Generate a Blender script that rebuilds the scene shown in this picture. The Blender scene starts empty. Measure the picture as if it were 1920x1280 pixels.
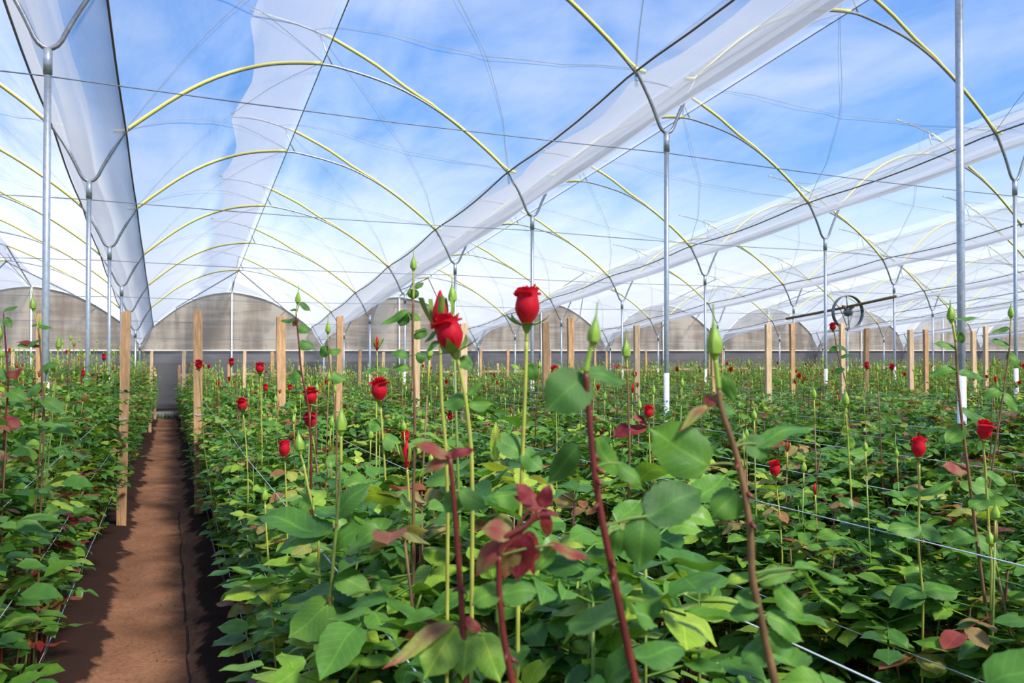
import bpy, math, random
import numpy as np
from mathutils import Vector, Matrix, noise as mnoise

# ------------------------------------------------------------------ camera, sky, sun, exposure
SC = bpy.context.scene
COL = SC.collection
CAM_Z = 1.6
F_PX, YAW, PITCH = 1449.5, 0.4165, 0.0121
cam_data = bpy.data.cameras.new('camera')
cam_data.sensor_width = 36.0
cam_data.lens = F_PX / 1920.0 * 36.0
cam_data.clip_start = 0.05
cam_data.clip_end = 500
cam_data.dof.use_dof = True
cam_data.dof.focus_distance = 3.6
cam_data.dof.aperture_fstop = 7.5
cam = bpy.data.objects.new('camera', cam_data)
cam.location = (0, 0, CAM_Z)
cam.rotation_euler = (math.pi / 2 + PITCH, 0, -YAW)
COL.objects.link(cam)
SC.camera = cam

SC.view_settings.view_transform = 'Standard'
SC.view_settings.look = 'None'
SC.view_settings.gamma = 1.0
SC.view_settings.use_curve_mapping = False
SC.view_settings.exposure = 0.0

SKY_STRENGTH = 1.0
world = bpy.data.worlds.new('sky')
SC.world = world
world.use_nodes = True
wt = world.node_tree
wt.nodes.clear()
def N(t, typ, **kw):
    n = t.nodes.new(typ)
    for k, v in kw.items():
        if k.startswith('i_'):
            n.inputs[k[2:].replace('_', ' ')].default_value = v
        else:
            setattr(n, k, v)
    return n
def ramp(t, stops, interp='LINEAR'):
    r = t.nodes.new('ShaderNodeValToRGB')
    r.color_ramp.interpolation = interp
    el = r.color_ramp.elements
    while len(el) < len(stops):
        el.new(0.5)
    for e, (p, c) in zip(el, stops):
        e.position = p
        e.color = (c[0], c[1], c[2], 1)
    return r
w_out = N(wt, 'ShaderNodeOutputWorld')
w_bg = N(wt, 'ShaderNodeBackground', i_Strength=SKY_STRENGTH)
w_tc = N(wt, 'ShaderNodeTexCoord')
w_sep = N(wt, 'ShaderNodeSeparateXYZ')
w_grad = ramp(wt, [(0.0, (.60, .66, .74)), (0.09, (.86, .92, 1.0)), (0.155, (.52, .76, 1.0)),
                   (0.235, (.055, .36, .95)), (0.48, (.035, .25, .80)), (1.0, (.02, .14, .55))])
w_map = N(wt, 'ShaderNodeMapping')
w_map.inputs['Scale'].default_value = (2.2, 2.2, 6.5)
w_map.inputs['Rotation'].default_value = (.25, .15, .5)
w_no = N(wt, 'ShaderNodeTexNoise', i_Scale=1.3, i_Detail=6.0, i_Roughness=.52, i_Distortion=.35)
w_cr = ramp(wt, [(.46, (0, 0, 0)), (.72, (1, 1, 1))])
w_cl = N(wt, 'ShaderNodeMath', operation='MULTIPLY')
w_cl.inputs[1].default_value = .50
w_mix = N(wt, 'ShaderNodeMixRGB')
w_mix.inputs['Color2'].default_value = (.90, .94, 1.0, 1)
L = wt.links.new
L(w_tc.outputs['Generated'], w_sep.inputs[0]); L(w_sep.outputs['Z'], w_grad.inputs[0])
L(w_tc.outputs['Generated'], w_map.inputs['Vector']); L(w_map.outputs[0], w_no.inputs['Vector'])
L(w_no.outputs[0], w_cr.inputs[0]); L(w_cr.outputs[0], w_cl.inputs[0]); L(w_cl.outputs[0], w_mix.inputs['Fac'])
L(w_grad.outputs[0], w_mix.inputs['Color1']); L(w_mix.outputs[0], w_bg.inputs['Color']); L(w_bg.outputs[0], w_out.inputs[0])

sun_data = bpy.data.lights.new('sun', 'SUN')
sun_data.energy = 7.0
sun_data.angle = math.radians(9)
sun_data.color = (1.0, .93, .82)
sun = bpy.data.objects.new('sun', sun_data)
sun.location = (6, -8, 14)
_sd = Vector((-.24, .62, -.76))          # travel direction of the light: from behind, to the right
sun.rotation_euler = _sd.to_track_quat('-Z', 'Y').to_euler()
COL.objects.link(sun)
SC.cycles.transparent_max_bounces = 24
SC.cycles.max_bounces = 10
SC.cycles.transmission_bounces = 8
SC.cycles.sample_clamp_indirect = 8.0

# ------------------------------------------------------------------ geometry of the place (metres, camera over the path at x=0 y=0)
CY, SY = math.cos(YAW), math.sin(YAW)
HZ = 640 + F_PX * math.tan(PITCH)
def P(px, py, d):
    u = (px - 960) / F_PX
    return Vector((d * (u * CY + SY), d * (CY - u * SY), CAM_Z + (HZ - py) / F_PX * d))
def project(p):
    d = p[0] * SY + p[1] * CY
    if d < 0.1:
        return None
    return 960 + F_PX * (p[0] * CY - p[1] * SY) / d, HZ - F_PX * (p[2] - CAM_Z) / d, d
def seen(p, m=20):
    q = project(p)
    return q is not None and -m < q[0] < 1920 + m and -m < q[1] < 1280 + m
GX0, BAY = -0.9146, 6.0
FY0, FSP = 7.2079, 3.5179                      # first frame in front of the camera, frame spacing
def gx(k): return GX0 + BAY * k
def fy(j): return FY0 + FSP * j
def fz_y(y): return CAM_Z + 2.4235 - 0.3697 * (y - FY0) / FSP     # height of the fork bottoms: the roof falls away from the camera
J_FIRST, J_LAST = -4, 6
Y_WALL = fy(6) + .35
def gz(x, y): return -0.0235 * y
PATHX, PITCHX = -0.075, 1.5
def bedx(k): return .675 + PITCHX * k
ORD = ['zeroth', 'first', 'second', 'third', 'fourth', 'fifth', 'sixth', 'seventh', 'eighth', 'ninth', 'tenth', 'eleventh', 'twelfth',
       'thirteenth', 'fourteenth', 'fifteenth', 'sixteenth', 'seventeenth', 'eighteenth', 'nineteenth', 'twentieth', 'twenty-first', 'twenty-second',
       'twenty-third', 'twenty-fourth', 'twenty-fifth', 'twenty-sixth', 'twenty-seventh', 'twenty-eighth', 'twenty-ninth', 'thirtieth',
       'thirty-first', 'thirty-second', 'thirty-third', 'thirty-fourth', 'thirty-fifth', 'thirty-sixth', 'thirty-seventh', 'thirty-eighth']
RNG = random.Random(7)

# ------------------------------------------------------------------ materials
def new_mat(name):
    m = bpy.data.materials.new(name)
    m.use_nodes = True
    t = m.node_tree
    t.nodes.clear()
    o = t.nodes.new('ShaderNodeOutputMaterial')
    return m, t, o
def simple(name, col, rough=.5, metal=0.0, noise=None, bump=0.0, spec=.5, stretch=(1, 1, 1)):
    m, t, o = new_mat(name)
    b = N(t, 'ShaderNodeBsdfPrincipled', i_Roughness=rough, i_Metallic=metal)
    b.inputs['Specular IOR Level'].default_value = spec
    t.links.new(b.outputs[0], o.inputs[0])
    if noise:
        sc, amt = noise
        tc = N(t, 'ShaderNodeTexCoord'); mp = N(t, 'ShaderNodeMapping')
        mp.inputs['Scale'].default_value = stretch
        no = N(t, 'ShaderNodeTexNoise', i_Scale=sc, i_Detail=6.0, i_Roughness=.6)
        t.links.new(tc.outputs['Object'], mp.inputs[0]); t.links.new(mp.outputs[0], no.inputs['Vector'])
        a = [max(0, c * (1 - amt)) for c in col]; z = [min(1, c * (1 + amt)) for c in col]
        r = ramp(t, [(.3, a), (.7, z)])
        t.links.new(no.outputs[0], r.inputs[0]); t.links.new(r.outputs[0], b.inputs['Base Color'])
        if bump:
            bu = N(t, 'ShaderNodeBump', i_Strength=bump, i_Distance=.02)
            t.links.new(no.outputs[0], bu.inputs['Height']); t.links.new(bu.outputs[0], b.inputs['Normal'])
    else:
        b.inputs['Base Color'].default_value = (*col, 1)
    return m
def film(name, opac, col, wrinkle=.3, trans=.75, scale=1.2, stretch=(1, .25, 1), streak=0.0):
    """thin polythene: partly clear, partly scattering; creases vary how milky it is"""
    m, t, o = new_mat(name)
    tc = N(t, 'ShaderNodeTexCoord'); mp = N(t, 'ShaderNodeMapping')
    mp.inputs['Scale'].default_value = stretch
    no = N(t, 'ShaderNodeTexNoise', i_Scale=scale, i_Detail=5.0, i_Roughness=.6, i_Distortion=.4)
    t.links.new(tc.outputs['Object'], mp.inputs[0]); t.links.new(mp.outputs[0], no.inputs['Vector'])
    mr = N(t, 'ShaderNodeMapRange')
    mr.inputs['From Min'].default_value = .3; mr.inputs['From Max'].default_value = .7
    mr.inputs['To Min'].default_value = max(0, opac * (1 - wrinkle)); mr.inputs['To Max'].default_value = min(1, opac * (1 + wrinkle))
    t.links.new(no.outputs[0], mr.inputs[0])
    # a turbid sheet scatters more of a slanting ray: opacity = 1 - (1 - o) ** (1 / cos)
    ge = N(t, 'ShaderNodeNewGeometry'); dt = N(t, 'ShaderNodeVectorMath', operation='DOT_PRODUCT')
    t.links.new(ge.outputs['Normal'], dt.inputs[0]); t.links.new(ge.outputs['Incoming'], dt.inputs[1])
    ab = N(t, 'ShaderNodeMath', operation='ABSOLUTE'); t.links.new(dt.outputs['Value'], ab.inputs[0])
    mxm = N(t, 'ShaderNodeMath', operation='MAXIMUM'); mxm.inputs[1].default_value = .12; t.links.new(ab.outputs[0], mxm.inputs[0])
    inv = N(t, 'ShaderNodeMath', operation='DIVIDE'); inv.inputs[0].default_value = 1.0; t.links.new(mxm.outputs[0], inv.inputs[1])
    om = N(t, 'ShaderNodeMath', operation='SUBTRACT'); om.inputs[0].default_value = 1.0; t.links.new(mr.outputs[0], om.inputs[1])
    pw = N(t, 'ShaderNodeMath', operation='POWER'); t.links.new(om.outputs[0], pw.inputs[0]); t.links.new(inv.outputs[0], pw.inputs[1])
    op = N(t, 'ShaderNodeMath', operation='SUBTRACT'); op.inputs[0].default_value = 1.0; t.links.new(pw.outputs[0], op.inputs[1])
    tr = N(t, 'ShaderNodeBsdfTransparent'); tr.inputs[0].default_value = (.97, .985, 1, 1)
    tl = N(t, 'ShaderNodeBsdfTranslucent'); tl.inputs[0].default_value = (*col, 1)
    df = N(t, 'ShaderNodeBsdfDiffuse'); df.inputs[0].default_value = (*col, 1)
    m1 = N(t, 'ShaderNodeMixShader'); m1.inputs[0].default_value = trans
    t.links.new(df.outputs[0], m1.inputs[1]); t.links.new(tl.outputs[0], m1.inputs[2])
    m2 = N(t, 'ShaderNodeMixShader')
    t.links.new(op.outputs[0], m2.inputs[0]); t.links.new(tr.outputs[0], m2.inputs[1]); t.links.new(m1.outputs[0], m2.inputs[2])
    t.links.new(m2.outputs[0], o.inputs[0])
    return m
M_FILM = film('roof_polythene', .12, (.90, .93, .97), .5)
M_FLAP = film('vent_flap_polythene', .42, (.52, .55, .60), .2)
M_TROUGH = film('gutter_polythene', .30, (.55, .58, .63), .4, .75, 1.0, (3, .12, 3))
M_STEEL = simple('galvanised_steel', (.46, .52, .57), .38, .55, (30, .2))
M_STEELD = simple('galvanised_tube', (.34, .37, .40), .42, .6, (30, .25))
M_WHITE = simple('white_painted_steel', (.80, .82, .84), .5, 0, (18, .12))
M_YELLOW = simple('yellow_film_strip', (.80, .73, .14), .45)
M_CORD = simple('brown_cord', (.17, .13, .10), .8, 0, (60, .4))
M_WIRE = simple('steel_wire', (.20, .24, .32), .4, .2)
M_STRING = simple('pale_blue_string', (.55, .64, .72), .6)
M_HOSE = simple('black_drip_hose', (.03, .03, .035), .45)
M_PATHLINE = simple('dark_brown_line', (.06, .03, .02), .8, 0, (30, .5))
M_WOOD = simple('rough_sawn_wood', (.56, .33, .17), .8, 0, (9, .38), .25, .3, (5, 5, .6))
M_WOODP = simple('pale_sawn_wood', (.66, .47, .29), .8, 0, (9, .32), .25, .3, (5, 5, .6))
M_STICK = simple('weathered_pole_wood', (.20, .13, .08), .8, 0, (12, .4), .3)
M_RAIL = simple('cream_rail_paint', (.82, .77, .68), .5, 0, (8, .1))
M_SKIRT = film('skirt_shade_net', .90, (.17, .155, .165), .1, .35, 1.0, (.6, 1, 3))
M_CONC = simple('grey_concrete', (.42, .42, .41), .85, 0, (8, .2), .2)
M_GRASS = simple('grass_blades', (.05, .16, .03), .7, 0, (20, .4))
M_FAN = simple('grey_fan_metal', (.20, .22, .25), .4, .5, (20, .2))
M_CRUMB = simple('soil_crumb', (.20, .09, .05), .95, 0, (40, .4))

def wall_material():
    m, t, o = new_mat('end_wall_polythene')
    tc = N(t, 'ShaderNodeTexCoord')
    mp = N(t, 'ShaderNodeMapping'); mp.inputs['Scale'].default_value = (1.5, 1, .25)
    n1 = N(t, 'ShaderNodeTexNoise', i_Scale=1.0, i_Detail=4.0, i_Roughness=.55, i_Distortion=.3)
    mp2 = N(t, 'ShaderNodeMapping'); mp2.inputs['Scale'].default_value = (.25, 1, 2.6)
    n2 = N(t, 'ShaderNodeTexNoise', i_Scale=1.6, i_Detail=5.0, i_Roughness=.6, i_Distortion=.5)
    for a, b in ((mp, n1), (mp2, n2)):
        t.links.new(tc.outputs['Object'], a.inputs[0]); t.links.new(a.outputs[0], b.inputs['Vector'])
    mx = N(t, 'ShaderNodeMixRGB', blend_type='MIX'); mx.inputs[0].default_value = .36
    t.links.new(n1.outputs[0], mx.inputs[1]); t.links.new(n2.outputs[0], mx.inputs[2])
    r = ramp(t, [(.40, (.34, .265, .20)), (.5, (.52, .42, .32)), (.58, (.70, .59, .46))])  # blotches in the colour stand in for shadows of structures outside the film
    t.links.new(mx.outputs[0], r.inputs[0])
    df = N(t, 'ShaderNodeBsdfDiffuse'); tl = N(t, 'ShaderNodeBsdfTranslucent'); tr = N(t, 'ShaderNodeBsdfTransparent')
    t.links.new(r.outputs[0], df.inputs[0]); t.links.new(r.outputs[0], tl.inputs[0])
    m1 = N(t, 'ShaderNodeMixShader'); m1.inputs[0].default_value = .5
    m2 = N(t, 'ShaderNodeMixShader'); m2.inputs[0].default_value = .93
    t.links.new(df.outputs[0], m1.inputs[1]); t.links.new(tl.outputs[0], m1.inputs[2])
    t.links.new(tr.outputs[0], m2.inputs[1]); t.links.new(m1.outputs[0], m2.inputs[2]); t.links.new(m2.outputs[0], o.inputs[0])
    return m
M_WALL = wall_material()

def soil_material():
    m, t, o = new_mat('brown_soil')
    b = N(t, 'ShaderNodeBsdfPrincipled', i_Roughness=.95)
    b.inputs['Specular IOR Level'].default_value = .15
    tc = N(t, 'ShaderNodeTexCoord')
    n1 = N(t, 'ShaderNodeTexNoise', i_Scale=1.6, i_Detail=7.0, i_Roughness=.6)
    n2 = N(t, 'ShaderNodeTexNoise', i_Scale=42.0, i_Detail=5.0, i_Roughness=.65)
    n3 = N(t, 'ShaderNodeTexNoise', i_Scale=5.0, i_Detail=6.0, i_Roughness=.65)
    for n in (n1, n2, n3):
        t.links.new(tc.outputs['Object'], n.inputs['Vector'])
    dry = ramp(t, [(.3, (.21, .10, .055)), (.55, (.31, .150, .085)), (.75, (.40, .21, .125))])
    t.links.new(n1.outputs[0], dry.inputs[0])
    fine = ramp(t, [(.3, (.62, .6, .58)), (.6, (1.08, 1.06, 1.04))])
    t.links.new(n2.outputs[0], fine.inputs[0])
    mul = N(t, 'ShaderNodeMixRGB', blend_type='MULTIPLY'); mul.inputs[0].default_value = .75
    t.links.new(dry.outputs[0], mul.inputs[1]); t.links.new(fine.outputs[0], mul.inputs[2])
    # soil towards and under the beds is darker than the trodden path: an attribute of the mesh says which is which
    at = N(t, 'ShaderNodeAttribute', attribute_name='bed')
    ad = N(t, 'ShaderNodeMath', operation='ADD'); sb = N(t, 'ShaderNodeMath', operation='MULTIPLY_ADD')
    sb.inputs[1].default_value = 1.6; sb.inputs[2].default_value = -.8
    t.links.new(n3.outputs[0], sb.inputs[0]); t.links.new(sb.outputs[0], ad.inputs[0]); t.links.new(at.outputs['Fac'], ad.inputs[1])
    bed_dark = ramp(t, [(.42, (0, 0, 0)), (.66, (1, 1, 1))])
    t.links.new(ad.outputs[0], bed_dark.inputs[0])
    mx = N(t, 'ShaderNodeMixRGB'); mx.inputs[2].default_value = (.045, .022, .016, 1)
    t.links.new(bed_dark.outputs[0], mx.inputs[0]); t.links.new(mul.outputs[0], mx.inputs[1]); t.links.new(mx.outputs[0], b.inputs['Base Color'])
    bu = N(t, 'ShaderNodeBump', i_Strength=.55, i_Distance=.012)
    t.links.new(n2.outputs[0], bu.inputs['Height']); t.links.new(bu.outputs[0], b.inputs['Normal'])
    t.links.new(b.outputs[0], o.inputs[0])
    return m
M_SOIL = soil_material()

def leaf_material(name='rose_leaf', gloss=.42):
    m, t, o = new_mat(name)
    at = N(t, 'ShaderNodeAttribute', attribute_name='tint')
    oi = N(t, 'ShaderNodeObjectInfo')
    ma = N(t, 'ShaderNodeMath', operation='MULTIPLY_ADD'); ma.inputs[1].default_value = .10; ma.inputs[2].default_value = -.05
    ad = N(t, 'ShaderNodeMath', operation='ADD')
    t.links.new(oi.outputs['Random'], ma.inputs[0]); t.links.new(ma.outputs[0], ad.inputs[0]); t.links.new(at.outputs['Fac'], ad.inputs[1])
    r = ramp(t, [(0.0, (.042, .130, .028)), (.25, (.092, .245, .036)), (.5, (.180, .365, .042)), (.68, (.36, .51, .055)),
                 (.78, (.32, .27, .09)), (.86, (.28, .10, .045)), (.94, (.28, .03, .035)), (1.0, (.18, .018, .028))])
    t.links.new(ad.outputs[0], r.inputs[0])
    # veins and mottling from the leaflet's own coordinates
    tc = N(t, 'ShaderNodeTexCoord')
    no = N(t, 'ShaderNodeTexNoise', i_Scale=55.0, i_Detail=3.0)
    t.links.new(tc.outputs['Object'], no.inputs['Vector'])
    rr = ramp(t, [(.3, (.82, .84, .8)), (.7, (1.12, 1.1, 1.1))])
    t.links.new(no.outputs[0], rr.inputs[0])
    mu = N(t, 'ShaderNodeMixRGB', blend_type='MULTIPLY'); mu.inputs[0].default_value = 1
    t.links.new(r.outputs[0], mu.inputs[1]); t.links.new(rr.outputs[0], mu.inputs[2])
    lc = N(t, 'ShaderNodeAttribute', attribute_name='lc'); sx = N(t, 'ShaderNodeSeparateXYZ')
    t.links.new(lc.outputs['Vector'], sx.inputs[0])
    def mth(op, a_, b_=None, c_=None):
        n_ = N(t, 'ShaderNodeMath', operation=op)
        for i_, q_ in enumerate((a_, b_, c_)):
            if q_ is None: continue
            if isinstance(q_, (int, float)): n_.inputs[i_].default_value = q_
            else: t.links.new(q_, n_.inputs[i_])
        return n_.outputs[0]
    ax_ = mth('ABSOLUTE', sx.outputs['X'])
    mid = mth('SUBTRACT', 1.0, mth('MULTIPLY', ax_, 38.0)); mid = mth('MAXIMUM', mid, 0.0)
    ph = mth('FRACT', mth('MULTIPLY', mth('SUBTRACT', sx.outputs['Y'], mth('MULTIPLY', ax_, .8)), 8.0))
    sv = mth('MAXIMUM', mth('SUBTRACT', 1.0, mth('MULTIPLY', mth('ABSOLUTE', mth('SUBTRACT', ph, .5)), 9.0)), 0.0)
    vein = mth('MULTIPLY', mth('MAXIMUM', mid, mth('MULTIPLY', sv, .55)), sx.outputs['Z'])
    vm = N(t, 'ShaderNodeMixRGB', blend_type='MULTIPLY'); vm.inputs[2].default_value = (1.55, 1.40, 1.5, 1)
    t.links.new(vein, vm.inputs[0]); t.links.new(mu.outputs[0], vm.inputs[1]); mu = vm
    b = N(t, 'ShaderNodeBsdfPrincipled', i_Roughness=gloss)
    b.inputs['Specular IOR Level'].default_value = .38
    t.links.new(mu.outputs[0], b.inputs['Base Color'])
    tl = N(t, 'ShaderNodeBsdfTranslucent')
    hs = N(t, 'ShaderNodeMixRGB', blend_type='MULTIPLY'); hs.inputs[0].default_value = 1; hs.inputs[2].default_value = (1.5, 1.35, .7, 1)
    t.links.new(mu.outputs[0], hs.inputs[1]); t.links.new(hs.outputs[0], tl.inputs[0])
    mx = N(t, 'ShaderNodeMixShader'); mx.inputs[0].default_value = .32
    t.links.new(b.outputs[0], mx.inputs[1]); t.links.new(tl.outputs[0], mx.inputs[2]); t.links.new(mx.outputs[0], o.inputs[0])
    bu = N(t, 'ShaderNodeBump', i_Strength=.25, i_Distance=.004)
    t.links.new(no.outputs[0], bu.inputs['Height']); t.links.new(bu.outputs[0], b.inputs['Normal'])
    return m
M_LEAF = leaf_material()
M_CANE_G = simple('green_cane', (.17, .25, .045), .5, 0, (25, .3))
M_CANE_B = simple('brown_cane', (.20, .11, .045), .55, 0, (25, .4))
M_CANE_R = simple('red_cane', (.16, .024, .018), .45, 0, (25, .4))
M_SHOOT = simple('yellow_green_shoot', (.42, .44, .07), .5, 0, (25, .2))
M_BUD = simple('green_bud', (.26, .44, .045), .5, 0, (40, .25))
M_SEPAL = simple('green_sepal', (.20, .34, .05), .5, 0, (40, .25))
def petal_material():
    m, t, o = new_mat('red_petal')
    b = N(t, 'ShaderNodeBsdfPrincipled', i_Roughness=.55)
    b.inputs['Base Color'].default_value = (.66, .006, .026, 1)
    b.inputs['Specular IOR Level'].default_value = .3
    b.inputs['Sheen Weight'].default_value = .25
    b.inputs['Sheen Tint'].default_value = (1, .2, .25, 1)
    tl = N(t, 'ShaderNodeBsdfTranslucent'); tl.inputs[0].default_value = (.75, .01, .02, 1)
    mx = N(t, 'ShaderNodeMixShader'); mx.inputs[0].default_value = .3
    t.links.new(b.outputs[0], mx.inputs[1]); t.links.new(tl.outputs[0], mx.inputs[2]); t.links.new(mx.outputs[0], o.inputs[0])
    return m
M_PETAL = petal_material()

# ------------------------------------------------------------------ helpers
class MB:
    """collects shapes; build() links them as one mesh object"""
    def __init__(s): s.v, s.f, s.m, s.t, s.sm, s.lc = [], [], [], [], [], []
    def add(s, v, f, mi=0, tint=0.0, smooth=True, lc=None):
        o = len(s.v)
        if lc is not None: s.lc.extend([(0.0, 0.0, 0.0)] * (o - len(s.lc))); s.lc.extend(tuple(q) for q in lc)
        s.v.extend(tuple(p) for p in v)
        s.f.extend(tuple(i + o for i in q) for q in f)
        s.m.extend([mi] * len(f)); s.sm.extend([smooth] * len(f))
        if isinstance(tint, (int, float)): s.t.extend([tint] * len(v))
        else: s.t.extend(tint)
        return s
    def tube(s, pts, r, n=6, mi=0, cap=True, tint=0.0):
        pts = [Vector(p) for p in pts]
        k = len(pts)
        rr = r if isinstance(r, (list, tuple)) else [r] * k
        v, f = [], []
        ref = None
        for i, p in enumerate(pts):
            d = (pts[min(i + 1, k - 1)] - pts[max(i - 1, 0)])
            d = d.normalized() if d.length > 1e-9 else Vector((0, 0, 1))
            if ref is None:
                ref = Vector((1, 0, 0)) if abs(d.x) < .8 else Vector((0, 1, 0))
            a = (ref - d * ref.dot(d)).normalized(); b = d.cross(a); ref = a
            for q in range(n):
                an = 2 * math.pi * q / n
                v.append(p + (a * math.cos(an) + b * math.sin(an)) * rr[i])
        for i in range(k - 1):
            for q in range(n):
                f.append((i * n + q, i * n + (q + 1) % n, (i + 1) * n + (q + 1) % n, (i + 1) * n + q))
        if cap:
            f.append(tuple(range(n - 1, -1, -1))); f.append(tuple(range((k - 1) * n, k * n)))
        return s.add(v, f, mi, tint)
    def box(s, x0, x1, y0, y1, z0, z1, mi=0):
        v = [(x0, y0, z0), (x1, y0, z0), (x1, y1, z0), (x0, y1, z0), (x0, y0, z1), (x1, y0, z1), (x1, y1, z1), (x0, y1, z1)]
        f = [(3, 2, 1, 0), (4, 5, 6, 7), (0, 1, 5, 4), (1, 2, 6, 5), (2, 3, 7, 6), (3, 0, 4, 7)]
        return s.add(v, f, mi, 0.0, False)
    def grid(s, rows, mi=0):
        nu = len(rows[0]); v = [p for r in rows for p in r]
        f = [(i * nu + j, i * nu + j + 1, (i + 1) * nu + j + 1, (i + 1) * nu + j) for i in range(len(rows) - 1) for j in range(nu - 1)]
        return s.add(v, f, mi)
    def mesh(s, name, mats):
        me = bpy.data.meshes.new(name)
        me.from_pydata(s.v, [], s.f)
        for m in (mats if isinstance(mats, (list, tuple)) else [mats]): me.materials.append(m)
        me.polygons.foreach_set('material_index', s.m)
        me.polygons.foreach_set('use_smooth', s.sm)
        if any(s.t):
            a = me.attributes.new('tint', 'FLOAT', 'POINT'); a.data.foreach_set('value', s.t)
        if s.lc:
            s.lc.extend([(0.0, 0.0, 0.0)] * (len(s.v) - len(s.lc)))
            a = me.attributes.new('lc', 'FLOAT_VECTOR', 'POINT'); a.data.foreach_set('vector', [c for q in s.lc for c in q])
        me.update()
        return me
    def build(s, name, mats, parent=None):
        return link(name, s.mesh(name, mats), parent)
def link(name, me, parent=None, mat=None):
    o = bpy.data.objects.new(name, me)
    COL.objects.link(o)
    if parent is not None: o.parent = parent
    if mat is not None: o.matrix_basis = mat
    return o
def empty(name, loc=(0, 0, 0)):
    o = bpy.data.objects.new(name, None); o.empty_display_size = .1
    o.location = loc; COL.objects.link(o); return o
def tag(o, label, cat, group=None, kind=None):
    o['label'] = label; o['category'] = cat
    if group: o['group'] = group
    if kind: o['kind'] = kind
    return o
def lerp_profile(prof, n):
    """resample a polyline smoothly (Catmull-Rom) to n points"""
    P_ = [Vector((a, b)) for a, b in prof]
    P_ = [P_[0] * 2 - P_[1]] + P_ + [P_[-1] * 2 - P_[-2]]
    k = len(P_) - 3
    out = []
    for i in range(n):
        t = i / (n - 1) * k; a = min(int(t), k - 1); t -= a
        p0, p1, p2, p3 = P_[a:a + 4]
        out.append(.5 * ((2 * p1) + (p2 - p0) * t + (2 * p0 - 5 * p1 + 4 * p2 - p3) * t * t + (3 * p1 - p0 - 3 * p2 + p3) * t ** 3))
    return [(q.x, q.y) for q in out]

# ------------------------------------------------------------------ floor
def lines(a, b, fine, f0, f1, coarse):
    out, x = [], a
    while x < b:
        out.append(x); x += fine if f0 <= x < f1 else coarse
    out.append(b); return out
xs = lines(-14, 72, .045, -1.1, 1.2, .25)
ys = lines(-8, 34, .10, 2.5, 16, .5)
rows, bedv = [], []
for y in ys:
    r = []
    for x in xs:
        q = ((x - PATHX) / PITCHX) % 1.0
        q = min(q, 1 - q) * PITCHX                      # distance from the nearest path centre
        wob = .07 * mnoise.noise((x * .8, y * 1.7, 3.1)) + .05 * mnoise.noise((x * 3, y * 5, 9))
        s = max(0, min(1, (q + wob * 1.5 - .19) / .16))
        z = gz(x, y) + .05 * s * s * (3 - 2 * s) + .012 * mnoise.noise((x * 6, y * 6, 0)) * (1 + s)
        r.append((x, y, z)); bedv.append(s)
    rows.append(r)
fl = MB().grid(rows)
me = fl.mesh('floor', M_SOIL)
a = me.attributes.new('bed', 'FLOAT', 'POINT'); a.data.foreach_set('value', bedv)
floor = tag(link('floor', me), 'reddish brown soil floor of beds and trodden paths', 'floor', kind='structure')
out = MB().grid([[(x, y, -1.2 - .0 * y) for x in (-120, -40, 40, 120, 200)] for y in (-60, 0, 33, 60, 120, 200)])
o = out.build('outer_ground', simple('outdoor_ground', (.12, .13, .06), .9, 0, (.4, .4)))
tag(o, 'dull green open ground beyond the greenhouse film', 'ground', kind='structure')

# ------------------------------------------------------------------ roof
MAIN = [(.36, .64), (.58, .84), (1.02, 1.21), (1.46, 1.50), (1.93, 1.71), (2.34, 1.82), (2.82, 1.88), (3.12, 1.86), (3.58, 1.78), (3.98, 1.67),
        (4.40, 1.49), (4.78, 1.27), (5.14, 1.02), (5.40, .82), (5.62, .62)]
UPPER = [(1.86, 2.46), (2.12, 2.43), (2.50, 2.37), (2.86, 2.28), (3.20, 2.14), (3.58, 1.96), (3.98, 1.72), (4.37, 1.525)]
MAINS = lerp_profile(MAIN, 43)
UPPERS = lerp_profile(UPPER, 15)
LEFT_FILM = [(.40, .70)] + [(x, z + .022) for x, z in MAINS if .5 < x < 2.86]
RIGHT_FILM = [(x, z + .03) for x, z in UPPERS] + [(x, z + .022) for x, z in MAINS if 4.42 < x < 5.5] + [(5.60, .68)]
BAYS = range(-2, 12)
Y_BACK = -5.5
ceiling = tag(empty('ceiling', (0, 0, 0)), 'clear plastic film roof of rounded bays over the rose beds', 'roof', kind='structure')
ysf = []
y = Y_BACK
while y < Y_WALL:
    ysf.append(y); y += FSP / 6
ysf.append(Y_WALL)
def sag(y):
    t = ((y - FY0) / FSP) % 1.0
    return math.sin(math.pi * t)
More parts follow.
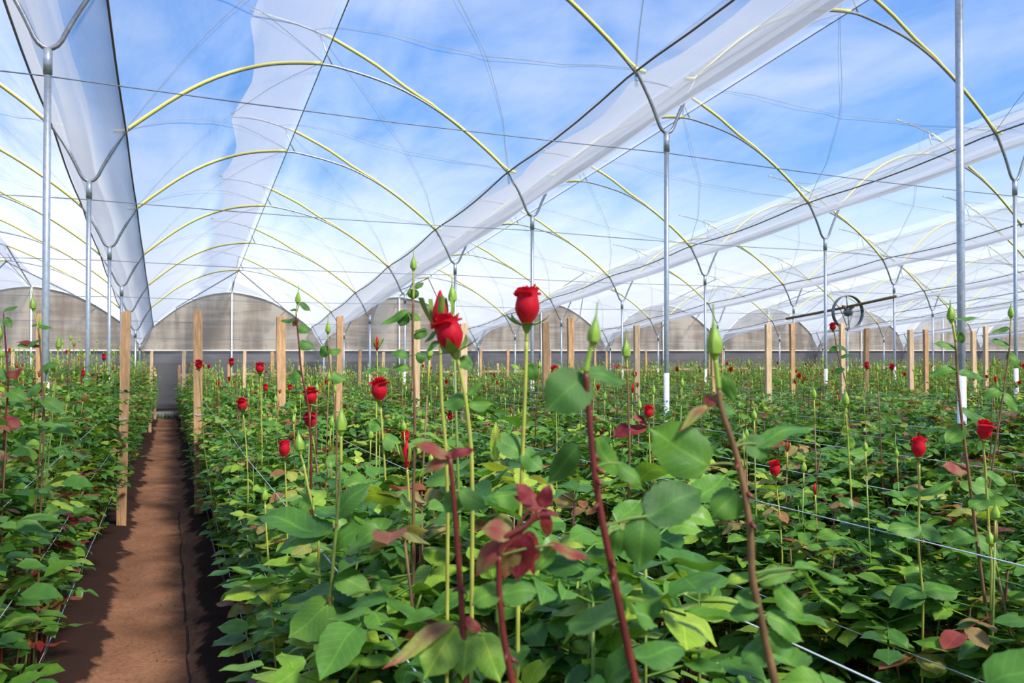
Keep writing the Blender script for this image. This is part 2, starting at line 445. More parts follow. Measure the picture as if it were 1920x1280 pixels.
for b in BAYS:
    x0 = gx(b)
    rows = []
    for y in ysf:
        sgy = sag(y)
        rows.append([(x0 + x, y, fz_y(y) + z - .035 * sgy * math.sin(math.pi * i / (len(LEFT_FILM) - 1)) +
                      .012 * mnoise.noise((x * 1.5 + b * 7, y * .9, 1))) for i, (x, z) in enumerate(LEFT_FILM)])
    MB().grid(rows).build('film_sheet', M_FILM, ceiling)
    rows = []
    for y in ysf:
        sgy = sag(y); r = []
        for i, (x, z) in enumerate(RIGHT_FILM):
            e = max(0, 1 - i / 4.0)
            dx = e * (.20 * sgy + .07 * mnoise.noise((y * 1.3, b * 5.3, 2)))
            r.append((x0 + x + dx, y, fz_y(y) + z - .04 * sgy * math.sin(math.pi * min(1, (i + 1) / len(RIGHT_FILM))) - e * .05 * sgy +
                      .012 * mnoise.noise((x * 1.5 + b * 9, y * .9, 5))))
        rows.append(r)
    if b >= 2: rows = [r[6:] for r in rows]      # the far bays have only a short overhang at the ridge
    nfl = sum(1 for p in RIGHT_FILM if p[0] < 2.95) - (6 if b >= 2 else 0)
    if nfl < 3: nfl = 3
    MB().grid([[(q[0], q[1], q[2] - .075 * (1 - i / (nfl - 1.0))) for i, q in enumerate(r[:nfl])] for r in rows]).build('vent_flap', M_FLAP if b < 2 else M_FILM, ceiling)
    MB().grid([r[nfl - 1:] for r in rows]).build('film_sheet', M_FILM, ceiling)
    # ridge cord at the top edge of the left sheet
    xl, zl = LEFT_FILM[-1]
    MB().tube([(x0 + xl, y, fz_y(y) + zl) for y in ysf[::2] + [ysf[-1]]], .008, 5).build('ridge_cord', M_CORD, ceiling)
for k in range(-1, 12):
    x0 = gx(k); rows = []
    LT = [(-.40, .67), (-.37, .60), (-.30, .47), (-.22, .33), (-.14, .23), (-.06, .18), (.03, .165), (.12, .21), (.21, .33), (.30, .48), (.37, .61), (.40, .70)]
    for y in ysf:
        r = []
        sgy = sag(y)
        dep = (.80 if k < 2 else .36); dep += (1.0 - dep) * max(0, min(1, (y - Y_WALL + 1.3) / 1.2))
        for i, (x, z) in enumerate(LT):
            z = .685 - (.685 - z) * dep
            q = math.sin(math.pi * i / (len(LT) - 1))
            w = mnoise.noise((x * 5, y * .45 + k * 13, 3)) * .09 + mnoise.noise((x * 14, y * .3 + k * 5, 8)) * .035
            r.append((x0 + x + w * .8 * q, y, fz_y(y) + z + (w * dep + .01 - .05 * sgy) * q))
        rows.append(r)
    MB().grid(rows).build('gutter_film', M_TROUGH, ceiling)
    # a second loose strip of film lying in the gutter, as the creased paler band
    rows = []
    for y in ysf:
        w = .05 * mnoise.noise((y * .5, k * 3.3, 4))
        rows.append([(x0 + x + w, y, fz_y(y) + .685 - (.685 - z) * (.80 if k < 2 else .36) + .03 + .03 * mnoise.noise((x * 9, y * .8, k))) for x, z in ((-.16, .30), (-.09, .24), (0, .215), (.09, .235))])
    MB().grid(rows).build('gutter_film', M_TROUGH, ceiling)
    for sx, zz in ((-.40, .675), (.40, .70)):
        pts = []
        for y in ysf:
            pts.append((x0 + sx, y, fz_y(y) + zz - .07 * sag(y)))
        MB().tube(pts, .012, 5).build('gutter_cord', M_CORD, ceiling)
# crossing brace wires just under the film
def film_point(b, half, u, y):
    prof = LEFT_FILM if half == 0 else [p for p in RIGHT_FILM if p[0] > 2.6]
    t = u * (len(prof) - 1); i = min(int(t), len(prof) - 2); t -= i
    x = prof[i][0] * (1 - t) + prof[i + 1][0] * t; z = prof[i][1] * (1 - t) + prof[i + 1][1] * t
    return Vector((gx(b) + x, y, fz_y(y) + z + .012))
for b in range(-1, 6):
    for j in range(-1, 6):
        for half in (0, 1):
            for flip in (0, 1):
                pts = [film_point(b, half, (t if flip == 0 else 1 - t), fy(j) + FSP * t) for t in [i / 8 for i in range(9)]]
                if sum(seen(p, 0) for p in pts) >= 2:
                    MB().tube(pts, .0045, 4).build('brace_wire', M_WIRE, ceiling)

# ------------------------------------------------------------------ arches
def arch_parts(th, b, j):
    y0 = 0
    def at(prof, dz=0, dy=0): return [(x, dy, z + dz) for x, z in prof]
    MB().tube(at(MAINS), .017, 8).build('arch_tube', M_STEELD, th)
    MB().tube(at(UPPERS), .015, 8).build('upper_rib', M_STEELD, th)
    MB().tube([(2.96, 0, 1.87), (2.86, 0, 2.06), (2.78, 0, 2.30)], .012, 6).build('strut', M_STEEL, th)
    left = [(x, z) for x, z in MAINS if x < 2.84]
    right = [p for p in UPPERS if p[0] > 2.7] + [(x, z) for x, z in MAINS if 4.42 < x < 5.5] + [(5.60, .67), (5.72, .655)]
    left = [(.26, .655), (.38, .67)] + left[2:]
    for prof in (left, right):
        m = MB(); m.tube(at(prof, .012), .024, 6)
        m.build('film_clip', M_YELLOW, th)
vis_arch = {}
for b in range(-1, 8):
    lst = []
    for j in range(-2, 6):
        pts = [(gx(b) + x, fy(j), fz_y(fy(j)) + z) for x, z in MAINS[::3] + UPPERS[::3]]
        if sum(seen(p, 0) for p in pts) >= 2:
            lst.append(j)
    vis_arch[b] = lst
src_arch = None
nb = 0
for b in sorted(vis_arch):
    if not vis_arch[b]: continue
    nb += 1
    for n, j in enumerate(vis_arch[b]):
        th = empty('roof_arch', (gx(b), fy(j), fz_y(fy(j))))
        tag(th, 'steel roof arch edged in yellow, %s from camera in the %s bay from left' % (ORD[n + 1], ORD[nb]), 'arch', 'roof arches')
        if src_arch is None:
            arch_parts(th, b, j); src_arch = th
        else:
            for c in list(src_arch.children):
                q = c.copy(); COL.objects.link(q); q.parent = th

# ------------------------------------------------------------------ posts with forked heads
FORK = [(-.42, .70), (-.36, .60), (-.24, .40), (-.15, .22), (-.08, .07), (0, .02), (.08, .07), (.15, .22), (.24, .40), (.36, .62), (.42, .70)]
FORKS = lerp_profile(FORK, 25)
def yoke_post(k, j):
    x, y = gx(k), fy(j)
    zg = gz(x, y); top = fz_y(y) - zg
    th = empty('yoke_post', (x, y, zg))
    lx = RNG.uniform(-.012, .012)
    MB().tube([(lx, 0, -.1), (lx * .5, 0, top * .5), (0, 0, top - .02)], .027, 10).build('pole', M_STEEL, th)
    MB().tube([(lx, 0, -.05), (lx * .7, 0, 1.52)], .031, 10).build('painted_base', M_WHITE, th)
    MB().tube([(0, 0, top - .19), (0, 0, top + .015)], .034, 10).build('collar', M_STEEL, th)
    MB().tube([(a, 0, top + c) for a, c in FORKS], .0195, 8).build('fork', M_STEELD, th)
    return th
nk = 0
for k in range(-1, 9):
    lst = []
    for j in range(-1, 7):
        zt = fz_y(fy(j))
        if sum(seen((gx(k), fy(j), z), 0) for z in (1.6, 2.2, 3, zt - .3, zt + .5)) >= 1: lst.append(j)
    if not lst: continue
    nk += 1
    for n, j in enumerate(lst):
        tag(yoke_post(k, j), 'galvanised steel post with forked head, %s from camera in the %s row from left' % (ORD[n + 1], ORD[nk]), 'post', 'forked greenhouse posts')
# cross wires under the forks, one for each frame
for n, j in enumerate(range(0, 6)):
    pts = [(x, fy(j), fz_y(fy(j)) - .205 - .03 * abs(math.sin(math.pi * (x - GX0) / BAY))) for x in [GX0 - 6 + 1.5 * i for i in range(33)]]
    o = MB().tube(pts, .0055, 4).build('cross_wire', M_WIRE)
    tag(o, 'thin dark wire strung across under the forks, %s from the camera' % ORD[n + 1], 'wire', 'cross wires')

# ------------------------------------------------------------------ end wall
wall = tag(empty('wall_far', (0, 0, 0)), 'brownish grey plastic end wall with dark skirt below the rail', 'wall', kind='structure')
RAILZ = CAM_Z + .02
for b in range(-2, 12):
    x0 = gx(b); y = Y_WALL; zf = fz_y(y)
    prof = [(0, .0), (.2, .30)] + [p for p in MAINS] + [(5.8, .30), (6, 0)]
    lo, hi = [], []
    m = MB(); rows = []
    for x, z in prof:
        n = 7; top = max(zf + z, RAILZ + .02)
        rows.append([(x0 + x, y + .03 * mnoise.noise((x0 + x, q * 1.3, 0)), RAILZ + (top - RAILZ) * q / n) for q in range(n + 1)])
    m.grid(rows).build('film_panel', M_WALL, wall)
    rows = []
    for i in range(25):
        x = x0 + i * .25
        rows.append([(x, y + .02 + .05 * mnoise.noise((x * .6, z * 3, 4)) * (1 - z), -.35 + (RAILZ + .35) * z) for z in [q / 12 for q in range(13)]])
    MB().grid(rows).build('skirt_panel', M_SKIRT, wall)
    MB().tube([(x0 + x, y - .03, zf + z) for x, z in prof[2:-2]], .030, 8).build('end_arch', M_WHITE, wall)
    MB().tube([(x0 + 2.88, y - .07, -.7), (x0 + 2.88, y - .07, zf + 1.88)], .028, 8).build('end_post', M_WHITE, wall)
    zc = fz_y(fy(5))
    for ex in (1.1, 4.7):
        MB().tube([(x0 + 2.82, fy(5) + .02, zc + 1.86), (x0 + ex, y - .05, zf + 1.30)], .016, 6).build('end_brace', M_STEELD, wall)
    MB().tube([(x0 + 2.82, fy(5) + .02, zc + 2.30), (x0 + 2.88, y - .05, zf + 1.86)], .02, 6).build('end_brace', M_STEELD, wall)
    MB().box(x0, x0 + 5.99, y - .06, y - .02, RAILZ - .022, RAILZ + .022).build('rail', M_RAIL, wall)
MB().box(-13, 71, Y_WALL + .1, Y_WALL + .3, -.9, -.20).build('base_kerb', M_CONC, wall)
gr = MB()
for i in range(500):
    x, y = RNG.uniform(-.7, .6), Y_WALL - RNG.uniform(.0, .5)
    h = RNG.uniform(.08, .22); a = RNG.uniform(0, 6.3); z = gz(x, y)
    gr.add([(x, y, z), (x + .015 * math.cos(a), y + .015 * math.sin(a), z), (x + .04 * math.sin(a), y - .04 * math.cos(a), z + h)], [(0, 1, 2)])
o = gr.build('grass', M_GRASS); tag(o, 'short green grass at the far end of the path', 'grass', kind='stuff')

# ------------------------------------------------------------------ wooden stakes along the beds
def stake(x, y, h, w, th, mat, seed):
    r = random.Random(seed)
    t = empty('wooden_stake', (x, y, gz(x, y)))
    m = MB(); n = 6; v = []
    lean = r.uniform(-.035, .035), r.uniform(-.02, .02)
    for i in range(n + 1):
        z = -.15 + (h + .15) * i / n; q = z / h
        wx = w * .5 * (1 + r.uniform(-.06, .06)); wy = th * .5 * (1 + r.uniform(-.06, .06))
        cx, cy = lean[0] * q + r.uniform(-.004, .004), lean[1] * q
        v += [(cx - wx, cy - wy, z), (cx + wx, cy - wy, z), (cx + wx, cy + wy, z), (cx - wx, cy + wy, z)]
    v[-1] = (v[-1][0], v[-1][1], v[-1][2] - .012); v[-4] = (v[-4][0], v[-4][1], v[-4][2] - .016)
    f = [(3, 2, 1, 0)] + [(i * 4 + a, i * 4 + (a + 1) % 4, i * 4 + 4 + (a + 1) % 4, i * 4 + 4 + a) for i in range(n) for a in range(4)] + [(n * 4, n * 4 + 1, n * 4 + 2, n * 4 + 3)]
    m.add(v, f, 0, 0.0, False).build('stake', mat, t)
    for z in (.45, .8, 1.12):
        lp = [(math.cos(a) * (w * .5 + .006) * 1.08, math.sin(a) * (th * .5 + .008) * 1.2, z + (lean[0] * 0)) for a in [i * math.pi / 5 for i in range(11)]]
        MB().tube(lp, .003, 4).build('string_knot', M_STRING, t)
    return t
STAKE_ROWS = [(8.9, 2.2, .085, .045, 'nearest'), (21.6, 2.14, .075, .04, 'middle'), (27.3, 1.78, .075, .04, 'farthest')]
for ri, (yy, hh, ww, tt, nm) in enumerate(STAKE_ROWS):
    n = 0
    row_x = []
    for kk in range(-3, 30):
        for sx in (-.365, .365):
            row_x.append((PATHX + PITCHX * kk + sx + RNG.uniform(-.03, .03), yy + (.15 if sx < 0 else -.17) + RNG.uniform(-.12, .12), kk))
    if ri == 0:
        row_x = [(x, 9.05 if i % 2 == 0 else 8.73, 0) for i, x in enumerate((-1.17, -.44, .29, 1.12, 1.80, 2.62, 3.35, 4.35, 4.85, 5.67, 7.19, 7.92, 8.69, 9.39, 10.18, 10.84, 11.60, 12.35, 13.1, 13.85))]
    for x, y, kk in row_x:
        for _ in (0,):
            if not seen((x, y, 1.5), 5): continue
            if kk and (RNG.random() < .12 + .25 * (ri == 2) or x > 24 - 6 * ri): continue
            n += 1
            t = stake(x, y, hh + RNG.uniform(-.06, .06), ww * RNG.uniform(.85, 1.15), tt, M_WOOD if RNG.random() < .55 else M_WOODP, 100 * ri + n)
            tag(t, 'rough wooden stake, %s from left in the %s stake row' % (ORD[n], nm), 'stake', 'wooden stakes')
# crossbars between the far stakes
n = 0
for kk in range(-3, 26):
    x0 = PATHX + PITCHX * kk + .365; x1 = x0 + PITCHX - .73
    zz = gz(x0, 27.3) + 1.46
    if not (seen((x0, 27.3, zz), 0) and seen((x1, 27.3, zz), 0)): continue
    n += 1
    o = MB().box(x0 - .06, x1 + .06, 27.22, 27.26, zz - .035, zz + .035).build('stake_crossbar', M_WOODP)
    tag(o, 'pale wooden crossbar behind the far roses, %s from the left' % ORD[n], 'crossbar', 'stake crossbars')

# ------------------------------------------------------------------ support strings and drip hoses along the beds
for kb in range(-1, 6):
    bx = bedx(kb)
    bn = 'the bed left of the path' if kb < 0 else 'the %s bed right of the path' % ORD[kb + 1]
    for side in (-1, 1):
        sn = 'left' if side < 0 else 'right'
        for zi, (z, zn) in enumerate(((.46, 'low'), (.80, 'middle'), (1.10, 'high'))):
            if kb >= 3 and zi == 0: continue
            x = bx + side * (.37 - .03 * zi)
            pts = [(x + .015 * mnoise.noise((y * .6, kb, zi)), y, gz(x, y) + z * (1 + .012 * y) + .02 * mnoise.noise((y * .4, kb * 3, zi + side))) for y in [.6 + .9 * i for i in range(31)]]
            o = MB().tube(pts, .0017, 4).build('support_string', M_STRING)
            tag(o, '%s pale string along the %s side of %s' % (zn, sn, bn), 'string', 'support strings')
    for side in (-1, 1):
        if kb > 1: continue
        x = bx + side * (.31 if kb >= 0 else .2)
        pts = [(x + .03 * mnoise.noise((y * .5, kb, side)), y, gz(x, y) + .075 + .03 * abs(mnoise.noise((y * .7, kb, 3)))) for y in [.8 + .6 * i for i in range(45)]]
        o = MB().tube(pts, .011, 7).build('drip_hose', M_HOSE)
        tag(o, 'black drip hose on the soil, %s side of %s' % ('left' if side < 0 else 'right', bn), 'hose', 'drip hoses')
pts = []
for i in range(34):
    y = 4.0 + i * .17
    pts.append((.10 + .02 * mnoise.noise((y * 1.3, 1, 1)) + .02 * mnoise.noise((y * 4, 2, 1)), y, gz(0, y) + .004))
o = MB().tube(pts, [.006 + .005 * abs(mnoise.noise((i * .7, 3, 3))) for i in range(34)], 6).build('path_line', M_PATHLINE)  # thin dark brown tube drawn as the dark line along the path
tag(o, 'thin dark line along the soil of the path', 'hose')
cr = MB()
for i in range(700):
    y = 3.2 + 9 * RNG.random() ** 1.6; x = PATHX + RNG.gauss(0, .2); s = RNG.uniform(.003, .009); z = gz(x, y) + .002
    a = RNG.uniform(0, 6.3); c_, s_ = math.cos(a) * s, math.sin(a) * s
    cr.add([(x + c_, y + s_, z), (x - s_, y + c_, z), (x - c_, y - s_, z), (x + s_, y - c_, z), (x, y, z + s * .9)], [(0, 1, 4), (1, 2, 4), (2, 3, 4), (3, 0, 4)])
tag(cr.build('soil_crumbs', M_CRUMB), 'loose soil crumbs scattered over the path', 'soil', kind='stuff')

# ------------------------------------------------------------------ hanging ring fan and its rod
pA, pB = Vector((gx(3) - .05, fy(2) - .1, CAM_Z + 1.40)), Vector((gx(3) - .05, fy(3) + .25, CAM_Z + .97))
rod = MB().tube([pA.lerp(pB, t) + Vector((0, 0, -.02 * math.sin(math.pi * t))) for t in (0, .25, .5, .75, 1)], .038, 8).build('wooden_rod', M_STICK)
tag(rod, 'dark wooden rod tied between two posts, carrying the round fan', 'rod')
cf = pA.lerp(pB, .40) + Vector((0, 0, -.17))
fan = tag(empty('ring_fan', cf), 'grey round fan ring with spokes hanging from the dark rod', 'fan')
ax = Vector((-.19, -.98, 0)).normalized(); sx_ = Vector((ax.y * -1, ax.x, 0)).normalized(); R = .46
def ring(r, dy, tr, n=40):
    return [ax * dy + sx_ * (r * math.cos(2 * math.pi * i / n)) + Vector((0, 0, r * math.sin(2 * math.pi * i / n))) for i in range(n + 1)]
m = MB(); m.tube(ring(R, -.05, 0), .014, 6); m.tube(ring(R, .05, 0), .014, 6)
m.grid([ring(R + .004, -.05, 0), ring(R + .004, .05, 0)]); m.build('rim', M_FAN, fan)
for a in (.12, 1.66, 3.26, 4.80):
    e = sx_ * (R * math.cos(a)) + Vector((0, 0, R * math.sin(a)))
    MB().tube([e * .12, e], .014, 6).build('spoke', M_FAN, fan)
hub = MB(); hub.tube([ax * t for t in (-.10, -.09, -.02, .08, .14)], [.03, .09, .115, .10, .04], 14); hub.build('hub', M_FAN, fan)
for a in (.9, 2.35):
    e = sx_ * (.26 * math.cos(a)) + Vector((0, 0, .26 * math.sin(a)))
    MB().tube([e * .2, e * .8 + ax * .05, e], [.03, .05, .02], 6).build('mounting_arm', M_STICK, fan)
pts = [Vector((gx(3), fy(2), CAM_Z + .98)).lerp(Vector((gx(3), fy(0) + .8, CAM_Z + 1.58)), t) for t in (0, .5, 1)]
tag(MB().tube(pts, .008, 5).build('guy_wire', M_WIRE), 'dark wire running toward the camera beyond the ring fan', 'wire')

# ------------------------------------------------------------------ rose leaves
def leaflet(n, across, serr=0.0, fold=.22, droop=.18, wid=.62, seed=0, curl=0.0):
    """ovate leaflet of length 1 along +y, midrib at x=0, upper side +z; returns verts, faces"""
    r = random.Random(seed); v, f = [], []
    for i in range(n + 1):
        t = i / n
        w = wid * .5 * ((math.sin(math.pi * (.04 + .96 * min(1, t ** .86))) ** .62 * min(1, (1 - t) * 5.5 + .12)) if 0 < t < 1 else .03)
        if serr and 0 < i < n: w *= 1 + serr * (1 if i % 2 else -1)
        z0 = -droop * t * t + .04 * math.sin(t * 7 + seed)
        for j in range(-across, across + 1):
            a = j / across
            v.append((a * w, t - (abs(a) * .03), z0 + fold * abs(a) * w * 1.2 - curl * (a * w) ** 2 * 2 + .012 * math.sin(9 * t + 5 * a + seed)))
    m = 2 * across + 1
    for i in range(n):
        for j in range(m - 1):
            f.append((i * m + j, i * m + j + 1, (i + 1) * m + j + 1, (i + 1) * m + j))
    return np.array(v), f
def flat_leaflet(fold=.22, droop=.15, wid=.62):
    w = wid * .5
    v = [(0, 0, 0), (-w * .85, .30, fold * w), (w * .85, .30, fold * w), (-w * .8, .66, fold * w - droop * .4), (w * .8, .66, fold * w - droop * .4), (0, 1, -droop), (0, .48, -droop * .2)]
    return np.array(v), [(0, 6, 1), (0, 2, 6), (1, 6, 3), (2, 4, 6), (3, 6, 5), (6, 4, 5)]
def rotz(a): return np.array([[math.cos(a), -math.sin(a), 0], [math.sin(a), math.cos(a), 0], [0, 0, 1]])
def rotx(a): return np.array([[1, 0, 0], [0, math.cos(a), -math.sin(a)], [0, math.sin(a), math.cos(a)]])
def roty(a): return np.array([[math.cos(a), 0, math.sin(a)], [0, 1, 0], [-math.sin(a), 0, math.cos(a)]])
def compound(lod, seed, tint):
    """one rose leaf: stalk with five (or three) leaflets; returns verts, faces, tints (lod 0 finest)"""
    r = random.Random(seed)
    V, F, T, C = [], [], [], []
    def add(v, f, t, lc=None):
        o = len(V); V.extend(v.tolist()); F.extend(tuple(i + o for i in q) for q in f); T.extend([t] * len(v))
        C.extend([(0.0, 0.0, 0.0)] * len(v) if lc is None else [(q[0], q[1], 1.0) for q in lc])
    ra = r.uniform(.095, .125)
    pairs = 2 if r.random() < .75 else 1
    ys_ = ([.42, .74] if pairs == 2 else [.62])
    bend = r.uniform(.1, .35)
    def stem(t): return np.array([0, ra * t, -bend * ra * t * t])
    if lod < 2:
        n = 3
        for i in range(n):
            a, b = stem(i / n), stem((i + 1) / n); w = .0016
            add(np.array([a + (-w, 0, 0), a + (w, 0, 0), b + (w, 0, 0), b + (-w, 0, 0), a + (0, 0, -w * 2), b + (0, 0, -w * 2)]), [(0, 1, 2, 3), (1, 4, 5, 2), (4, 0, 3, 5)], min(1, tint + .12))
    spec = [(1.0, 0, r.uniform(.056, .068))]
    for y in ys_:
        for s in (-1, 1): spec.append((y, s * r.uniform(.9, 1.25), r.uniform(.044, .058) * (.85 if y < .5 else 1)))
    for y, ang, ln in spec:
        if lod == 0: v, f = leaflet(10, 2, .035, r.uniform(.1, .4), r.uniform(.05, .3), r.uniform(.64, .76), r.randint(0, 99), r.uniform(0, .5))
        elif lod == 1: v, f = leaflet(5, 1, 0, r.uniform(.1, .4), r.uniform(.05, .3), r.uniform(.64, .76), r.randint(0, 99))
        else: v, f = flat_leaflet(r.uniform(.1, .4), r.uniform(.05, .25), r.uniform(.62, .72))
        R = rotz(-ang) @ rotx(r.uniform(-.45, .15)) @ roty(r.uniform(-.35, .35))
        add((v * ln) @ R.T + stem(y), f, max(0, min(1, tint + r.uniform(-.07, .07))), v if lod < 2 else None)
    return np.array(V), F, T, C
TINTS = [.05, .12, .18, .22, .26, .30, .34, .38, .42, .46, .52, .58, .64, .30, .24, .90, .82, .70]
LEAFLIB = {lod: [compound(lod, 1000 + i, t) for i, t in enumerate(TINTS)] for lod in (0, 1, 2)}
def leaf_mesh(i):
    V, F, T, C = LEAFLIB[0][i]
    m = MB(); m.add(V.tolist(), F, 0, T, True, C)
    return m.mesh('leaf', M_LEAF)
LEAFMESH = [leaf_mesh(i) for i in range(len(TINTS))]
def frame_to(p, d, up, s, roll=0.0):
    d = d.normalized(); x = d.cross(up)
    if x.length < 1e-4: x = Vector((1, 0, 0))
    x.normalize(); z = x.cross(d)
    M = Matrix(((x.x, d.x, z.x, 0), (x.y, d.y, z.y, 0), (x.z, d.z, z.z, 0), (0, 0, 0, 1)))
    return Matrix.Translation(p) @ M @ Matrix.Rotation(roll, 4, 'Y') @ Matrix.Scale(s, 4)
def pick_leaf(r, young):
    if r.random() < young: return r.choice([15, 16, 16, 17])
    return r.randint(0, 14)
def smooth_pts(pts, n):
    P_ = [Vector(p) for p in pts]; P_ = [P_[0] * 2 - P_[1]] + P_ + [P_[-1] * 2 - P_[-2]]
    k = len(P_) - 3; out = []
    for i in range(n):
        t = i / (n - 1) * k; a = min(int(t), k - 1); t -= a
        p0, p1, p2, p3 = P_[a:a + 4]
        out.append(.5 * ((2 * p1) + (p2 - p0) * t + (2 * p0 - 5 * p1 + 4 * p2 - p3) * t * t + (3 * p1 - p0 - 3 * p2 + p3) * t ** 3))
    return out

# ------------------------------------------------------------------ rose heads (all about +z, base at origin)
def petal(r0, h, th0, span, flare, seed, twist=0.0, nu=8, nv=7):
    r_ = random.Random(seed); rows = []
    for iv in range(nv + 1):
        v = iv / nv; row = []
        rad = r0 * (.30 + .80 * math.sin(min(1, v * 1.9) * math.pi * .5)) * (1 - .24 * min(1, max(0, (v - .42) / .42)) ** 1.4)
        for iu in range(nu + 1):
            u = iu / nu * 2 - 1
            th = th0 + u * span * .5 * (.5 + .5 * math.sin(math.pi * min(.98, .18 + v * .62))) + twist * v
            edge = abs(u) ** 2
            rim = max(0, (v - .78) / .22)
            rr = rad + flare * rim * rim * (1 - .4 * edge) + .04 * r0 * edge * v
            zz = h * (v - .10 * edge * v * v) - flare * .6 * rim * rim + .015 * h * math.sin(5 * u + seed) * rim
            row.append((rr * math.cos(th), rr * math.sin(th), zz))
        rows.append(row)
    return rows
def sepal(th, ln, w, out, droop):
    rows = []; rad, z, n = .006, .0, 6
    c, s = math.cos(th), math.sin(th)
    for i in range(n + 1):
        t = i / n; q = out + droop * t
        ww = w * (math.sin(math.pi * (.28 + .72 * t)) + .02)
        rows.append([(c * rad - s * a * ww, s * rad + c * a * ww, z + .15 * ww * abs(a)) for a in (-1, 0, 1)])
        rad += ln / n * math.sin(q); z += ln / n * math.cos(q)
    return rows
def lathe(prof, n=10):
    rows = [[(r * math.cos(2 * math.pi * i / n), r * math.sin(2 * math.pi * i / n), z) for i in range(n + 1)] for r, z in prof]
    return rows
def flower_meshes(open_, sep_out, seed, H=.066, R=.0175):
    """list of (name, mesh): hip, petals, sepals"""
    out = [('flower', MB().grid(lathe([(.003, -.012), (.0065, -.006), (.0085, 0), (.0075, .007), (.002, .009)])).mesh('flower', M_SEPAL))]
    r = random.Random(seed)
    spec = []
    for i in range(3): spec.append((R * .38, H * .97, i * 2.1 + .4, 2.6, .001))
    for i in range(4): spec.append((R * .62, H * 1.0, i * 1.57 + .9, 2.4, .003 + .004 * open_))
    for i in range(4): spec.append((R * .84, H * (.98 - .04 * open_), i * 1.57 + .2, 2.3, .004 + .010 * open_))
    for i in range(4): spec.append((R * 1.0, H * (.93 - .08 * open_), i * 1.57 + 1.0, 2.2, .005 + .016 * open_))
    for i, (r0, h, th, sp, fl_) in enumerate(spec):
        m = MB(); m.grid(petal(r0 * (1 + .25 * open_ * (i > 6)), h * r.uniform(.95, 1.04), th + r.uniform(-.25, .25), sp, fl_ * r.uniform(.4, 1.5), seed + i, r.uniform(-.2, .2)))
        out.append(('petal', m.mesh('petal', M_PETAL)))
    for i in range(5):
        m = MB(); m.grid(sepal(i * 1.257 + .3, r.uniform(.038, .050), .0085, sep_out * r.uniform(.95, 1.1), [-1.25, .25, -1.1, -.5, -1.3][i] + r.uniform(-.15, .15)))
        out.append(('sepal', m.mesh('sepal', M_SEPAL)))
    return out
def bud_mesh_list(H=.036, R=.0095, red=0.0, seed=0, tip=.012):
    r = random.Random(seed)
    out = [('bud', MB().grid(lathe([(.002, -.012), (.0055, -.006), (.0068, -.001), (R * .85, .003), (R, H * .25), (R * .82, H * .5), (R * .45, H * .78), (.001, H)])).mesh('bud', M_PETAL if red > .5 else M_BUD))]
    for i in range(5):
        th = i * 1.257; rows = []
        n = 7; spr = r.uniform(.3, 1.3); LN = H * (1 - .28 * (red > .5)) + tip * r.uniform(.5, 1.4)
        for j in range(n + 1):
            t = j / n; z = LN * t
            q = min(1, z / H)
            rad = (R * (.85 + .2 * math.sin(math.pi * min(1, q * 1.3))) * (1 - q ** 2.2) + .0012) * (1 + (.9 * red) * t) + .018 * red * t * t * spr
            w = (.62 - .34 * red) * rad * (1 - t * .6) + .0004
            c, s = math.cos(th), math.sin(th)
            rows.append([(c * rad * (1 - .2 * abs(a)) - s * a * w, s * rad * (1 - .2 * abs(a)) + c * a * w, z) for a in (-1, 0, 1)])
        out.append(('sepal', MB().grid(rows).mesh('sepal', M_SEPAL if red > .5 else M_BUD)))
    return out
FLOWERS = [flower_meshes(.15, 1.5, 11), flower_meshes(.75, 1.7, 23), flower_meshes(.45, 1.45, 37)]
BUDS = [bud_mesh_list(seed=3), bud_mesh_list(.042, .0105, 0, 5, .02), bud_mesh_list(.040, .0095, 1, 7, .004)]
def joined(lst, name):
    vs, fs, ms, mats, o = [], [], [], [], 0
    for _, me in lst:
        mt = me.materials[0]
        if mt not in mats: mats.append(mt)
        mi = mats.index(mt)
        vs += [tuple(v.co) for v in me.vertices]; fs += [tuple(i + o for i in p.vertices) for p in me.polygons]; ms += [mi] * len(me.polygons); o = len(vs)
    m = MB(); m.v, m.f, m.m, m.sm, m.t = vs, fs, ms, [True] * len(fs), [0.0] * len(vs)
    return m.mesh(name, mats)
FLOWER_J = [joined(f, 'bloom') for f in FLOWERS]
BUD_J = [joined(f, 'flower_bud') for f in BUDS]
def place_head(parent, lst, M):
    """first mesh of the list becomes the part, the rest its sub-parts"""
    o = link(lst[0][0], lst[0][1], parent, M)
    for nm, me in lst[1:]: link(nm, me, o)
    return o
def mat_z(p, d, s=1.0, spin=0.0):
    q = d.normalized().to_track_quat('Z', 'Y')
    return Matrix.Translation(p) @ q.to_matrix().to_4x4() @ Matrix.Rotation(spin, 4, 'Z') @ Matrix.Scale(s, 4)

